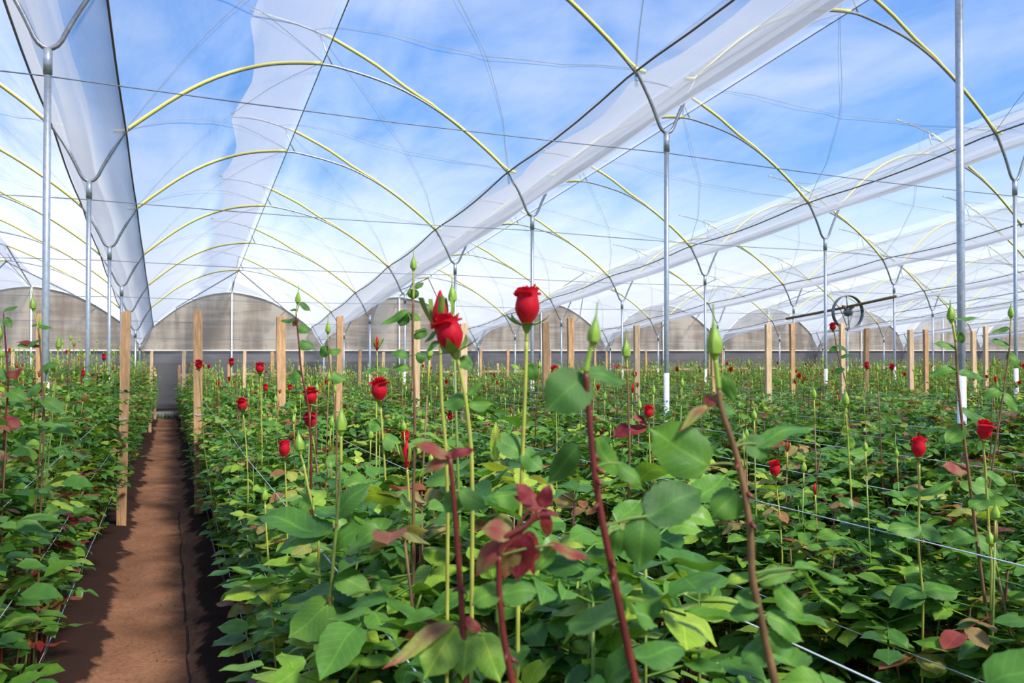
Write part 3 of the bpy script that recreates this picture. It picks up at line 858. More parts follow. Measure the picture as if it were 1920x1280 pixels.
# ------------------------------------------------------------------ generic bushes
def plan_bush(seed, tall, dense=1.0, young=.05):
    """canes, leaves and heads of one bush, 1.2 m nominal canopy, base at origin"""
    r = random.Random(seed)
    canes, leaves, heads = [], [], []
    nc = r.randint(6, 7)
    for c in range(nc):
        a = 2 * math.pi * (c + r.uniform(-.3, .3)) / nc
        top = r.uniform(.84, 1.18); kind = r.choice([0, 0, 1, 1, 2])
        hi = tall and c < tall
        if hi: top = r.uniform(1.20, 1.46)
        sp = r.uniform(.06, .17)
        p0 = Vector((.05 * math.cos(a), .05 * math.sin(a), 0))
        p2 = Vector((sp * math.cos(a) + r.uniform(-.05, .05), sp * math.sin(a) + r.uniform(-.05, .05), top))
        pm = p0.lerp(p2, .5) + Vector((r.uniform(-.05, .05), r.uniform(-.05, .05), 0))
        pts = smooth_pts([p0, pm, p2], 8)
        canes.append((pts, kind, hi))
        z, az = r.uniform(.30, .46), r.uniform(0, 6.3)
        while z < top - .03:
            t = z / top * 7; i = min(int(t), 6); p = pts[i].lerp(pts[i + 1], t - i)
            near_top = z > top - .22
            dr = Vector((math.cos(az), math.sin(az), r.uniform(-.15, .55)))
            s = r.uniform(1.1, 1.5) * (.72 if hi and near_top else 1)
            leaves.append((p, dr, s, pick_leaf(r, young + (.22 if near_top and kind == 2 else 0)), r.uniform(-.35, .35)))
            az += 2.4 + r.uniform(-.5, .5)
            z += r.uniform(.045, .075) / dense * (1.8 if hi and z > .95 else 1)
        if hi:
            d = (pts[-1] - pts[-2]).normalized()
            e = pts[-1] + d * r.uniform(.05, .12)
            heads.append((pts[-1], e, r))
        else:   # leafy crown
            for q in range(3):
                az += 2.1
                leaves.append((pts[-1], Vector((math.cos(az), math.sin(az), r.uniform(.1, .7))), r.uniform(.95, 1.3), pick_leaf(r, young + .06), r.uniform(-.3, .3)))
    return canes, leaves, heads
def leaves_into(m, leaves, lod):
    for p, d, s, i, ro in leaves:
        V, F, T, C = LEAFLIB[lod][i]
        M = np.array(frame_to(p, d, Vector((0, 0, 1)), s, ro))
        m.add((V @ M[:3, :3].T + M[:3, 3]).tolist(), F, 0, T, True, C if lod < 2 else None)
CM = [M_CANE_G, M_CANE_B, M_CANE_R]
def cane_mesh(pts, kind, hi, n=5):
    k = len(pts)
    m = MB(); m.tube(pts, [.0055 - .0028 * i / (k - 1) for i in range(k)], n)
    return m.mesh('cane', CM[kind])
PLANS = [plan_bush(500 + i, [0, 1, 0, 2, 1, 0, 1, 2, 0, 1, 1, 2][i], 1.0, .28 if i > 9 else .05 if i % 3 else .10) for i in range(12)]
MIDPARTS = []
for canes, leaves, heads in PLANS:
    m = MB(); leaves_into(m, leaves, 1)
    MIDPARTS.append(([cane_mesh(*c) for c in canes], m.mesh('foliage', M_LEAF)))
def shoot_mesh(a, b):
    return MB().tube([a, a.lerp(b, .5), b], [.0034, .0028, .0026], 5).mesh('flower_stalk', M_SHOOT)
def put_heads(th, heads, bloom, r):
    for a, b, _ in heads:
        link('flower_stalk', shoot_mesh(a, b), th)
        d = (b - a)
        if bloom == 2: link('bloom', r.choice(FLOWER_J), th, mat_z(b, d, r.uniform(.9, 1.1), r.uniform(0, 6)))
        else: link('flower_bud', BUD_J[2 if bloom == 1 and r.random() < .15 else r.choice([0, 0, 1])], th, mat_z(b, d, r.uniform(.8, 1.1), r.uniform(0, 6)))

def canopy(k, y):
    h = 1.14 + .008 * y
    if k < 0: h += .22
    if k == 0 and y < 2.4: h += .13
    return h
spots = []
for k in range(-3, 31):
    r = random.Random(9000 + k)
    y = .35
    while y < Y_WALL - .7:
        for row in (-.13, .13):
            x = bedx(k) + row + r.uniform(-.06, .06); yy = y + r.uniform(-.07, .07) + (.12 if row > 0 else 0)
            spots.append((x, yy, k, r.random(), r.uniform(0, 6.28), r.uniform(.9, 1.1), r.uniform(.86, 1.08)))
        y += .245
def az_ok(x, y, a0, a1):
    a = math.atan2(x, y); return a0 < a < a1
NEAR, FAR = [], []
for s in spots:
    x, y, k = s[0], s[1], s[2]
    d = x * SY + y * CY
    q = project((x, y, gz(x, y) + canopy(k, y)))
    if q is None or math.hypot(x, y) < .75: continue
    vis = -60 < q[0] < 1980 and q[1] < 1310
    if vis: NEAR.append((d, s))
    elif az_ok(x, y, -.45, 1.25) and y > .3: FAR.append(s)
NEAR.sort(key=lambda e: e[0])
N_IND, N_LEAFY = 300, 46
FAR += [s for d, s in NEAR[N_IND:]]
NEAR = NEAR[:N_IND]
BEDN = lambda k: 'bed left of the path' if k < 0 else '%s bed right of the path' % ORD[k + 1]
r = random.Random(77)
for n, (d, (x, y, k, q, rot, sc, hs)) in enumerate(NEAR):
    pi = int(q * 9.999)
    if k < 0 and (q * 97) % 1 < .45: pi = 10 + int((q * 31) % 1 * 2)
    if d < 1.6 and PLANS[pi][2]: pi = 2              # the tall stems close to the camera are built one by one below
    canes, leaves, heads = PLANS[pi]
    th = empty('rose_bush', (x, y, gz(x, y) + .03))
    th.rotation_euler = (0, 0, rot)
    zs = canopy(k, y) / 1.2 * hs
    th.scale = (.98 * sc, .98 * sc, zs)
    cm, fm = MIDPARTS[pi]
    for me in cm: link('cane', me, th)
    if n < N_LEAFY:
        for p, dr, s, i, ro in leaves:
            M = frame_to(p, dr, Vector((0, 0, 1)), s * (1.15 if d < 2.6 else 1), ro)
            link('leaf', LEAFMESH[i], th, M)
    else:
        o = link('foliage', fm, th); o['kind'] = 'stuff'
    bloom = 0
    if heads:
        bloom = 2 if r.random() < .07 else 1
        put_heads(th, heads, bloom, r)
    what = ['leafy rose bush without any flower', 'rose bush topped by a green bud', 'rose bush topped by a red bloom'][bloom]
    lab = '%s near the camera, %s' % (what, BEDN(k))
    tag(th, lab, 'rose bush', lab)

# far bushes: one mass, spread by geometry nodes from a few light variants
protos = bpy.data.collections.new('far_bush_variants')
def far_variant(i):
    canes, leaves, heads = plan_bush(800 + i, [1, 2, 0, 2, 1, 1, 3, 2][i], .9, .06)
    m = MB(); leaves_into(m, leaves, 2)
    for pts, kind, hi in canes:
        m.tube(pts[1::2], [.005, .0045, .004, .003], 3, 1 + kind, False)
    for a, b, _ in heads:
        m.tube([a, b], .0034, 3, 4, False)
        bl = (i == 6 or i == 1) and a is heads[0][0]
        src, mi = (FLOWER_J[1], 6) if (i == 6 and bl) else (BUD_J[0], 5)
        M = mat_z(b, b - a, 1.15)
        if mi == 6:   # simple small bloom: a few overlapping cups
            for q in range(3):
                m.grid([[tuple(M @ Vector(p)) for p in row] for row in lathe([(.006, 0), (.02 - .005 * q, .018), (.021 - .006 * q, .045), (.024 - .007 * q, .05 + .004 * q)], 7)], 6)
            m.grid([[tuple(M @ Vector(p)) for p in row] for row in lathe([(.002, -.012), (.008, -.003), (.014, .008)], 6)], 5)
        else:
            m.grid([[tuple(M @ Vector(p)) for p in row] for row in lathe([(.002, -.01), (.008, 0), (.0095, .01), (.006, .024), (.0005, .04)], 6)], 5)
    me = m.mesh('far_bush', [M_LEAF, M_CANE_G, M_CANE_B, M_CANE_R, M_SHOOT, M_BUD, M_PETAL])
    o = bpy.data.objects.new('far_bush_variant', me); protos.objects.link(o); return o
for i in range(8): far_variant(i)
pm = bpy.data.meshes.new('far_rose_bushes')
pm.from_pydata([(s[0], s[1], gz(s[0], s[1]) + .03) for s in FAR], [], [])
def pa(name, typ, vals):
    a = pm.attributes.new(name, typ, 'POINT')
    a.data.foreach_set('vector' if typ == 'FLOAT_VECTOR' else 'value', np.array(vals).ravel())
pa('rot', 'FLOAT_VECTOR', [(0, 0, s[4]) for s in FAR])
pa('scl', 'FLOAT_VECTOR', [(1.08 * s[5], 1.08 * s[5], canopy(s[2], s[1]) / 1.2 * s[6]) for s in FAR])
rr = random.Random(5)
pa('idx', 'INT', [2 if math.hypot(s[0], s[1]) < 2.2 else 6 if rr.random() < .05 else rr.choice([0, 1, 2, 3, 4, 5, 7]) for s in FAR])
ng = bpy.data.node_groups.new('spread_bushes', 'GeometryNodeTree')
ng.interface.new_socket('Geometry', in_out='INPUT', socket_type='NodeSocketGeometry')
ng.interface.new_socket('Geometry', in_out='OUTPUT', socket_type='NodeSocketGeometry')
gi, go = ng.nodes.new('NodeGroupInput'), ng.nodes.new('NodeGroupOutput')
ci = ng.nodes.new('GeometryNodeCollectionInfo'); ci.inputs['Collection'].default_value = protos
ci.inputs['Separate Children'].default_value = True; ci.inputs['Reset Children'].default_value = True
ip = ng.nodes.new('GeometryNodeInstanceOnPoints'); ip.inputs['Pick Instance'].default_value = True
def na(name, typ):
    n = ng.nodes.new('GeometryNodeInputNamedAttribute'); n.data_type = typ; n.inputs['Name'].default_value = name; return n
ng.links.new(gi.outputs[0], ip.inputs['Points']); ng.links.new(ci.outputs[0], ip.inputs['Instance'])
nr, ns, ni = na('rot', 'FLOAT_VECTOR'), na('scl', 'FLOAT_VECTOR'), na('idx', 'INT')
e2r = ng.nodes.new('FunctionNodeEulerToRotation')
ng.links.new(nr.outputs[0], e2r.inputs[0]); ng.links.new(e2r.outputs[0], ip.inputs['Rotation'])
ng.links.new(ns.outputs[0], ip.inputs['Scale']); ng.links.new(ni.outputs[0], ip.inputs['Instance Index'])
ng.links.new(ip.outputs[0], go.inputs[0])
fo = link('far_rose_bushes', pm)
fo.modifiers.new('spread', 'NODES').node_group = ng
tag(fo, 'mass of more distant rose bushes filling the beds to the end wall', 'rose bushes', kind='stuff')

# ------------------------------------------------------------------ the single stems that stand out of the beds
def one_leaflet(th, p0, p1, wid, tint, facing=.6, fold=.25, droop=.12, curl=.3, seed=0, name='leaf', side=None):
    """leaflet from base p0 to tip p1 (world), wid in metres; facing 0 = flat to the sky, 1 = turned to the viewer"""
    d = p1 - p0; ln = d.length
    v, f = leaflet(14, 3, .035, fold, droop, wid / ln, seed, curl)
    view = (Vector((0, 0, CAM_Z)) - (p0 + p1) * .5).normalized()
    up = (view * facing + Vector((0, 0, 1)) * (1 - facing)).normalized()
    if side: up = (up + Vector(side)).normalized()
    M = frame_to(p0 - Vector(th.location), d, up, ln)
    rr_ = random.Random(seed + 5)
    T = [max(0, min(1, tint + .05 * math.sin(3 * q[1] * 3 + seed) + (.06 if abs(q[0]) < .02 else 0))) for q in v]
    m = MB(); m.add(v.tolist(), f, 0, T, True, [(q[0], q[1], 1.0) for q in v])
    return link(name, m.mesh(name, M_LEAF), th, M)
def stem_tube(th, pts, r0, r1, mat, name='cane', prick=None, seed=0, low=None):
    loc = Vector(th.location)
    q = (list(low) if low else []) + smooth_pts(pts, max(8, len(pts) * 4)); k = len(q)
    o = MB().tube([p - loc for p in q], [r0 + (r1 - r0) * i / (k - 1) for i in range(k)], 9).build(name, mat, th)
    if prick:
        r_ = random.Random(seed); 
        for i in range(prick):
            j = r_.randint(k // 5, int(k * .75)); p = q[j] - loc; a = r_.uniform(0, 6.3); rad = r0 + (r1 - r0) * j / (k - 1)
            e = Vector((math.cos(a), math.sin(a), 0))
            MB().tube([p + e * rad * .6 + Vector((0, 0, .003)), p + e * (rad + .003), p + e * (rad + .008) - Vector((0, 0, .003))], [.003, .0022, .0004], 5).build('thorn', M_CANE_R, o)
    return o
def px_len(n, d): return n / F_PX * d
def hero(label, d, stem, base_x=None, mat=M_CANE_R, r=(.0045, .003), leaves=(), head=None, stalk=None, stalk_mat=M_SHOOT, prick=0, seed=0, cat='rose'):
    """stem: pixels top to bottom; leaves: (x0,y0,x1,y1,width_px,tint,facing[,dd]); head: ('bloom'|'bud'|'redbud',x,y,dirx,diry,scale,variant)"""
    pts = [P(a, b, d) for a, b in stem]
    low = pts[-1]
    bx = low.x if base_x is None else base_x
    k = round((bx - .675) / PITCHX); bx = max(bedx(k) - .33, min(bedx(k) + .33, bx))
    by = low.y + .02
    base = Vector((bx, by, gz(bx, by) + .02))
    th = tag(empty('rose_plant', base), label, cat)
    chain = pts[::-1]
    stem_tube(th, chain, r[0] * .88, r[1] * .88, mat, 'cane', prick, seed, [base, base.lerp(low, .4), base.lerp(low, .75), base.lerp(low, .93)])
    top = pts[0]
    if stalk:
        sp = [top] + [P(a, b, d) for a, b in stalk]
        stem_tube(th, sp, r[1] * .95, r[1] * .75, stalk_mat, 'flower_stalk'); top = sp[-1]
    for i, lf in enumerate(leaves):
        x0, y0, x1, y1, w, ti, fc = lf[:7]; dd = lf[7] if len(lf) > 7 else 0
        d0 = d + .004; d1 = d + .004 + dd
        p0, p1 = P(x0, y0, d0), P(x1, y1, d1)
        lfo = one_leaflet(th, p0, p1, px_len(w * 1.2, d), ti, fc, seed=seed * 31 + i, fold=.12 + .2 * ((i * 7 + seed) % 5) / 5, curl=.2 + .3 * (i % 3))
        # petiole back to the nearest point of the stem
        best = min(chain[1:] + pts, key=lambda c: (c - p0).length)
        cands = []
        full = smooth_pts(chain, 40)
        q = min(full, key=lambda c: (c - p0).length + max(0, c.z - p0.z) * .8)
        if (q - p0).length > .004:
            stem_tube(th, [q, q.lerp(p0, .5) + Vector((0, 0, .002)), p0], .0014, .0011, M_CANE_R if ti > .75 else M_CANE_G, 'petiole')
    if head:
        typ, hx, hy, dx, dy, s, var = head
        p = P(hx, hy, d)
        rt = Vector((CY, -SY, 0)); D = (rt * dx + Vector((0, 0, 1)) * dy).normalized()
        lst = {'bloom': FLOWERS, 'bud': BUDS, 'redbud': BUDS}[typ][var]
        loc = Vector(th.location)
        hd = place_head(th, lst, mat_z(p - loc, D, s, seed * 1.7))
        if (p - D * .010 * s - top).length > .004:
            stem_tube(th, [top, p - D * .010 * s], r[1] * .8, r[1] * .75, stalk_mat, 'flower_stalk')
    return th

hero('tall green stem with half-open red rose standing highest at the centre', 1.32,
     [(987, 640), (985, 720), (981, 820), (977, 920), (972, 1010)], mat=M_SHOOT, r=(.0042, .0036), head=('bloom', 988, 610, .02, 1, 1.07, 0), seed=1,
     leaves=[(978, 852, 930, 812, 44, .26, .5), (980, 845, 1020, 880, 40, .24, .5), (976, 920, 920, 930, 50, .3, .45), (928, 862, 930, 788, 17, .66, .6), (992, 682, 1004, 716, 22, .22, .8), (975, 690, 958, 680, 12, .6, .3), (958, 700, 975, 712, 10, .45, .3)])
hero('tilted open red rose on a leaning yellow-green stem left of centre', 1.22,
     [(858, 672), (868, 720), (876, 770), (884, 850), (886, 950)], mat=M_SHOOT, r=(.004, .0035), head=('bloom', 853, 660, -.30, 1, 1.0, 2), seed=2,
     leaves=[(862, 672, 888, 690, 24, .25, .6), (872, 745, 830, 760, 34, .25, .5), (880, 760, 925, 755, 22, .3, .5), (878, 740, 905, 715, 14, .3, .5)])
hero('narrow half-shut red rose behind the tilted open rose', 1.32,
     [(826, 640), (826, 690), (829, 760), (836, 840), (840, 950)], mat=M_SHOOT, r=(.0038, .003), head=('redbud', 825, 612, 0, 1, 1.55, 2), seed=3,
     leaves=[(825, 640, 797, 658, 14, .15, .4), (822, 620, 793, 640, 12, .12, .4), (827, 600, 842, 598, 8, .15, .4)])
hero('slender brown stem ending in a small pointed green bud at top centre', 1.62,
     [(775, 560), (774, 620), (775, 680), (777, 740), (778, 820), (776, 900)], mat=M_CANE_B, r=(.0042, .0025), stalk=[(775, 530), (775, 508)], head=('bud', 775, 503, 0, 1, .62, 1), seed=4,
     leaves=[(776, 542, 772, 562, 19, .22, .8), (778, 540, 794, 528, 11, .28, .5), (765, 585, 712, 605, 17, .28, .5), (762, 588, 748, 612, 20, .10, .7), (768, 588, 790, 600, 16, .28, .6),
             (800, 618, 772, 634, 18, .25, .6), (765, 668, 733, 658, 20, .25, .5), (768, 690, 730, 688, 16, .35, .5), (780, 665, 802, 668, 20, .15, .6)])
hero('nearest dark red stem with a green bud and broad grey-green leaves', .80,
     [(1098, 698), (1103, 760), (1112, 860), (1126, 960), (1150, 1080), (1172, 1190), (1196, 1300)], r=(.0052, .0032), stalk=[(1104, 668), (1110, 645)], stalk_mat=M_BUD,
     head=('bud', 1112, 640, .12, 1, .62, 1), prick=7, seed=5,
     leaves=[(1096, 704, 1024, 766, 78, .14, .8, -.02), (1102, 698, 1180, 712, 34, .20, .55, .02), (1085, 836, 1022, 908, 40, .12, .8, .02), (1080, 815, 988, 850, 22, .2, .4, .05),
             (1116, 826, 1168, 892, 44, .25, .6, .03), (1160, 868, 1208, 908, 30, .32, .5), (1212, 966, 1322, 908, 74, .06, .7, .02), (1206, 968, 1196, 1068, 60, .14, .85, -.01),
             (1160, 990, 1148, 1048, 32, .22, .7), (1172, 1150, 1052, 1158, 78, .28, .45, .06), (1150, 1108, 1238, 1160, 72, .30, .5, .08), (1186, 1230, 1290, 1200, 60, .22, .4, .05),
             (1186, 1225, 1120, 1290, 60, .18, .5, .03)])
hero('near reddish-brown stem with a plump green bud, right of centre', .84,
     [(1347, 730), (1353, 770), (1379, 850), (1396, 930), (1406, 1010), (1409, 1080), (1426, 1165), (1440, 1230), (1456, 1300)], mat=M_CANE_B, r=(.0056, .0034),
     stalk=[(1344, 700), (1341, 675)], stalk_mat=M_BUD, head=('bud', 1340, 662, -.03, 1, .78, 1), prick=6, seed=6,
     leaves=[(1340, 742, 1318, 762, 24, .84, .6), (1332, 757, 1270, 800, 19, .82, .4, -.02), (1354, 700, 1380, 756, 22, .24, .8), (1336, 756, 1384, 774, 24, .20, .5), (1322, 872, 1218, 800, 84, .28, .8, -.02),
             (1380, 922, 1332, 970, 52, .26, .8), (1398, 822, 1444, 858, 40, .16, .6), (1418, 832, 1528, 782, 36, .20, .35, .03), (1420, 1088, 1486, 1056, 36, .30, .4), (1490, 1064, 1602, 1082, 34, .28, .3, .03),
             (1494, 1070, 1584, 1140, 22, .48, .3, .03), (1450, 1096, 1512, 1158, 36, .32, .6), (1404, 1076, 1356, 1088, 24, .5, .4), (1420, 1135, 1362, 1150, 40, .24, .4), (1438, 1150, 1512, 1196, 42, .32, .5),
             (1424, 1120, 1376, 1115, 40, .24, .5), (1440, 1180, 1490, 1226, 40, .22, .6), (1435, 1200, 1385, 1240, 40, .2, .6)])
hero('young dark red shoot with drooping crimson leaves at the bottom centre', .80,
     [(936, 1040), (936, 1100), (943, 1180), (954, 1240), (966, 1300)], r=(.005, .0034), prick=4, seed=7, stalk=[(950, 1005), (985, 985), (1012, 955)], stalk_mat=M_CANE_R,
     leaves=[(958, 1000, 902, 984, 44, .80, .45), (945, 1010, 882, 1078, 36, .86, .5), (960, 1000, 944, 1088, 54, .78, .8), (985, 1000, 968, 1090, 42, .93, .85), (990, 995, 1002, 1082, 30, .92, .8),
             (1012, 955, 968, 902, 30, .97, .6), (1018, 950, 1030, 906, 24, .98, .7), (1008, 958, 1052, 962, 14, .98, .5), (1020, 960, 1030, 1008, 20, .99, .8), (1000, 945, 962, 925, 14, .95, .5),
             (1030, 1022, 1108, 1042, 26, .88, .35), (1040, 1020, 1000, 1070, 26, .30, .6), (938, 1100, 880, 1130, 44, .36, .5), (940, 1110, 1010, 1100, 50, .3, .5)])
hero('red stem with bronze young leaves and pale hanging leaflets, bottom left of centre', .88,
     [(844, 858), (851, 930), (857, 1010), (863, 1090), (867, 1150), (874, 1300)], r=(.0046, .003), prick=5, seed=8,
     leaves=[(842, 856, 776, 826, 24, .84, .5), (838, 860, 790, 882, 22, .85, .6), (834, 858, 828, 872, 18, .82, .8), (846, 856, 890, 838, 20, .95, .5), (856, 924, 834, 962, 34, .16, .7), (864, 922, 914, 950, 34, .20, .6),
             (856, 1168, 796, 1268, 66, .50, .92, -.04), (878, 1176, 868, 1270, 50, .52, .95, -.03), (904, 1186, 938, 1276, 50, .48, .95, -.03), (850, 1166, 716, 1238, 30, .80, .4, -.05), (872, 1160, 906, 1178, 26, .86, .4)])
hero('upright stem with a fat yellow-green bud streaked with red, left of centre', 1.55,
     [(640, 870), (634, 960), (625, 1060), (618, 1180), (615, 1300)], mat=M_CANE_G, r=(.005, .0035), stalk=[(640, 815)], head=('bud', 640, 805, 0, 1, 1.15, 0), prick=4, seed=9,
     leaves=[(618, 1000, 478, 952, 62, .24, .35, .08), (622, 990, 502, 1022, 46, .28, .4, .06), (632, 960, 690, 900, 40, .2, .5), (630, 1080, 700, 1100, 50, .30, .5), (622, 1130, 540, 1190, 70, .32, .5, -.05), (618, 1150, 690, 1170, 50, .28, .5)])
hero('yellow-green bud with dark streaks on a thin stem beside the fat bud', 1.75,
     [(570, 870), (580, 920), (596, 985), (600, 1080)], mat=M_SHOOT, r=(.0034, .003), head=('bud', 563, 842, -.1, 1, 1.05, 0), seed=10, leaves=[(585, 930, 560, 960, 26, .4, .5), (590, 960, 622, 955, 28, .3, .5)])
hero('tall dark stem at the right with leafy opening green bud', 2.15,
     [(1792, 640), (1796, 720), (1806, 820), (1816, 900), (1830, 1020), (1850, 1180)], mat=M_CANE_B, r=(.0055, .004), stalk=[(1786, 605)], head=('bud', 1784, 598, -.05, 1, 1.1, 0), prick=6, seed=11,
     leaves=[(1792, 600, 1838, 592, 11, .22, .4), (1798, 622, 1806, 645, 12, .2, .7), (1792, 650, 1752, 640, 16, .25, .5), (1796, 690, 1740, 700, 18, .25, .5), (1798, 700, 1850, 705, 20, .16, .5), (1802, 770, 1862, 790, 26, .14, .5),
             (1806, 800, 1770, 830, 28, .3, .6), (1812, 880, 1765, 870, 24, .84, .6), (1814, 905, 1870, 925, 26, .25, .5), (1826, 1000, 1780, 1010, 34, .2, .5), (1830, 1010, 1880, 1040, 34, .25, .5)])
hero('slim stem with a small green bud near the right edge', 2.6,
     [(1894, 620), (1892, 660), (1880, 740), (1866, 830), (1850, 930)], mat=M_CANE_B, r=(.0045, .0028), head=('bud', 1896, 592, 0, 1, .95, 0), seed=12,
     leaves=[(1892, 616, 1858, 622, 13, .22, .4), (1892, 648, 1858, 636, 16, .16, .5), (1890, 660, 1915, 690, 18, .25, .5), (1882, 730, 1840, 745, 20, .25, .5), (1880, 740, 1915, 770, 22, .25, .5)])
hero('wide-open red rose facing the camera low at the right', 2.05,
     [(1842, 835), (1846, 880), (1850, 960), (1856, 1060)], mat=M_SHOOT, r=(.0038, .0034), head=('bloom', 1843, 824, .1, 1, .86, 1), seed=13, leaves=[(1848, 890, 1890, 905, 26, .28, .5), (1850, 930, 1812, 950, 28, .3, .5)])
hero('upright closed-cup red rose low at the right', 2.15,
     [(1722, 870), (1722, 930), (1720, 1020), (1728, 1120)], mat=M_SHOOT, r=(.0036, .0034), head=('bloom', 1721, 858, 0, 1, .95, 0), seed=14,
     leaves=[(1722, 920, 1690, 925, 24, .25, .4), (1724, 930, 1790, 895, 20, .3, .4), (1722, 985, 1660, 990, 34, .25, .5), (1722, 990, 1775, 1010, 34, .2, .5), (1726, 1100, 1662, 1130, 46, .2, .45), (1728, 1105, 1800, 1100, 40, .26, .45)])
hero('red rosebud just opening among leaves below the plump green bud', 2.65,
     [(1453, 900), (1460, 960), (1465, 1040)], mat=M_SHOOT, r=(.0034, .003), head=('bloom', 1452, 894, 0, 1, .92, 0), seed=15)
hero('dark red rose fully open left of the tilted rose', 2.0,
     [(714, 765), (718, 820), (722, 880), (724, 960)], mat=M_SHOOT, r=(.0036, .0032), head=('bloom', 712, 752, -.03, 1, 1.0, 2), seed=16, leaves=[(718, 800, 690, 790, 30, .3, .5), (720, 820, 750, 830, 34, .25, .5)])
hero('red rose with a smaller red bud behind it, near the path', 3.75,
     [(457, 778), (462, 830), (466, 900)], mat=M_SHOOT, r=(.004, .0036), head=('bloom', 456, 772, -.1, 1, 1.1, 2), seed=17)
hero('slim red rosebud low on the left among green leaves', 2.65,
     [(535, 862), (537, 910), (540, 980)], mat=M_SHOOT, r=(.0034, .003), head=('bloom', 534, 857, 0, 1, .95, 0), seed=18)
hero('red rose leaning over the path in front of the stake', 5.2,
     [(374, 700), (378, 760), (384, 840)], mat=M_CANE_G, r=(.004, .0036), head=('bloom', 373, 692, 0, 1, 1.05, 1), seed=19, base_x=.36)
hero('red rose with turned back sepals right of the stake rose', 4.2,
     [(489, 708), (490, 760), (492, 830)], mat=M_SHOOT, r=(.004, .0036), head=('bloom', 488, 701, -.05, 1, 1.05, 2), seed=20)
hero('half-shut rosebud with a red slit beside bronze leaves', 1.75,
     [(764, 880), (767, 930), (768, 1000)], mat=M_SHOOT, r=(.0034, .003), head=('redbud', 763, 864, 0, 1, 1.2, 2), seed=21, leaves=[(768, 940, 735, 930, 44, .25, .5), (768, 960, 800, 960, 46, .3, .5)])
hero('small red rose behind the crimson leaf, right of centre', 3.4,
     [(1216, 790), (1218, 850), (1220, 930)], mat=M_SHOOT, r=(.0036, .0032), head=('bloom', 1215, 784, .05, 1, .95, 2), seed=22, leaves=[(1210, 800, 1150, 815, 22, .95, .5), (1212, 795, 1185, 775, 14, .96, .5)])
hero('small red rose half hidden behind the broad grey-green leaf', 4.1,
     [(1041, 712), (1042, 760), (1044, 820)], mat=M_SHOOT, r=(.0036, .0032), head=('bloom', 1040, 706, 0, 1, .95, 2), seed=23)
hero('red rose on a tall stem in front of the ring fan', 4.9,
     [(1564, 622), (1572, 670), (1586, 720), (1592, 790)], mat=M_CANE_B, r=(.0045, .003), head=('bloom', 1562, 620, -.05, 1, .85, 1), seed=24,
     leaves=[(1568, 650, 1555, 662, 11, .25, .5), (1570, 648, 1590, 656, 10, .25, .5), (1576, 670, 1604, 662, 9, .15, .4), (1582, 690, 1562, 700, 12, .25, .5)])
hero('left of two red blooms right of the ring fan', 6.2, [(1625, 695), (1626, 740), (1626, 780)], mat=M_CANE_G, head=('bloom', 1625, 692, 0, 1, .95, 0), seed=25)
hero('right of two red blooms right of the ring fan', 6.2, [(1672, 697), (1673, 740), (1674, 780)], mat=M_CANE_G, head=('bloom', 1672, 694, 0, 1, .85, 1), seed=26)
hero('small red rosebud with open sepals left of the slender bud stem', 2.9,
     [(707, 660), (708, 700), (706, 760), (706, 840)], mat=M_SHOOT, r=(.0034, .003), head=('redbud', 707, 651, 0, 1, 1.05, 2), seed=27, leaves=[(707, 690, 680, 700, 12, .3, .4), (707, 695, 730, 690, 12, .3, .4)])
hero('yellow-green bud on an upright stem between the two near stems', 1.75,
     [(1176, 690), (1178, 760), (1180, 840), (1178, 930)], mat=M_CANE_B, r=(.0036, .0026), stalk=[(1175, 672)], head=('bud', 1174, 667, 0, 1, .92, 1), seed=28, leaves=[(1178, 800, 1150, 818, 26, .94, .5), (1178, 690, 1140, 680, 8, .9, .3)])
hero('pale green bud on a straight stem below the ring fan', 2.75,
     [(1585, 775), (1588, 810), (1592, 880), (1596, 960)], mat=M_SHOOT, r=(.0036, .003), head=('bud', 1585, 756, 0, 1, 1.25, 0), seed=29, leaves=[(1590, 800, 1578, 815, 14, .62, .5), (1590, 820, 1600, 842, 18, .35, .5), (1592, 850, 1640, 838, 26, .36, .4)])
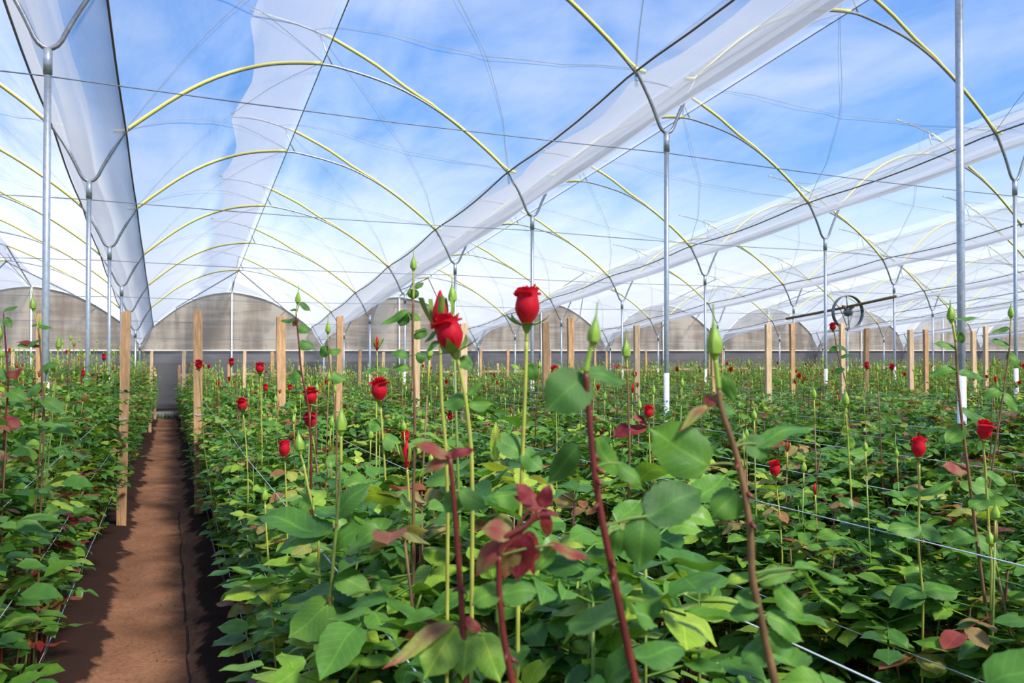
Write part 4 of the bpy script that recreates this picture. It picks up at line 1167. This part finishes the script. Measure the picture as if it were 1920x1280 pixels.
hero('tall stem with a yellow-green bud in front of the left steel post', 3.1,
     [(72, 620), (76, 660), (80, 720), (84, 800), (80, 900)], mat=M_CANE_B, r=(.0048, .003), stalk=[(64, 585)], head=('bud', 62, 578, -.1, 1, 1.1, 1), seed=30,
     leaves=[(72, 610, 58, 608, 10, .25, .4), (74, 612, 98, 614, 12, .2, .4), (76, 640, 28, 645, 22, .22, .4), (74, 650, 30, 636, 12, .85, .4), (78, 690, 110, 680, 16, .28, .5), (80, 720, 40, 740, 24, .25, .5), (82, 750, 124, 770, 26, .3, .5)])
hero('red stemmed leafy shoot at the left edge', 2.9,
     [(6, 590), (10, 640), (16, 720), (10, 800), (6, 900)], r=(.0048, .003), seed=31, leaves=[(6, 585, 32, 572, 13, .2, .4), (8, 596, 22, 614, 14, .25, .5), (14, 700, 44, 690, 22, .93, .5), (14, 710, -20, 690, 24, .25, .5), (14, 730, 52, 748, 24, .3, .5), (10, 780, 40, 800, 28, .95, .5)])
hero('thin dark stem with drooping dark leaves left of centre', 2.5,
     [(555, 590), (560, 640), (566, 700), (578, 760), (584, 840)], mat=M_CANE_R, r=(.0042, .0026), stalk=[(556, 575)], head=('bud', 558, 566, .05, 1, .8, 1), seed=32,
     leaves=[(556, 582, 542, 580, 6, .25, .5), (562, 568, 583, 582, 12, .1, .5), (556, 598, 524, 600, 13, .1, .4), (558, 600, 548, 612, 9, .86, .6), (560, 610, 580, 622, 18, .2, .6), (562, 640, 590, 650, 22, .28, .5), (566, 700, 540, 715, 24, .25, .5)])
hero('light stem with a green bud between the stakes left of centre', 2.7,
     [(615, 640), (618, 680), (626, 740), (632, 820)], mat=M_CANE_B, r=(.0038, .0026), head=('bud', 615, 622, 0, 1, .85, 1), seed=33, leaves=[(616, 650, 600, 670, 18, .25, .6), (618, 660, 640, 655, 16, .3, .5), (622, 700, 650, 712, 22, .28, .5)])
hero('little green bud low between the path and the near roses', 2.3,
     [(498, 945), (500, 985), (504, 1040)], mat=M_SHOOT, r=(.0034, .003), head=('bud', 498, 935, 0, 1, .95, 0), seed=34)
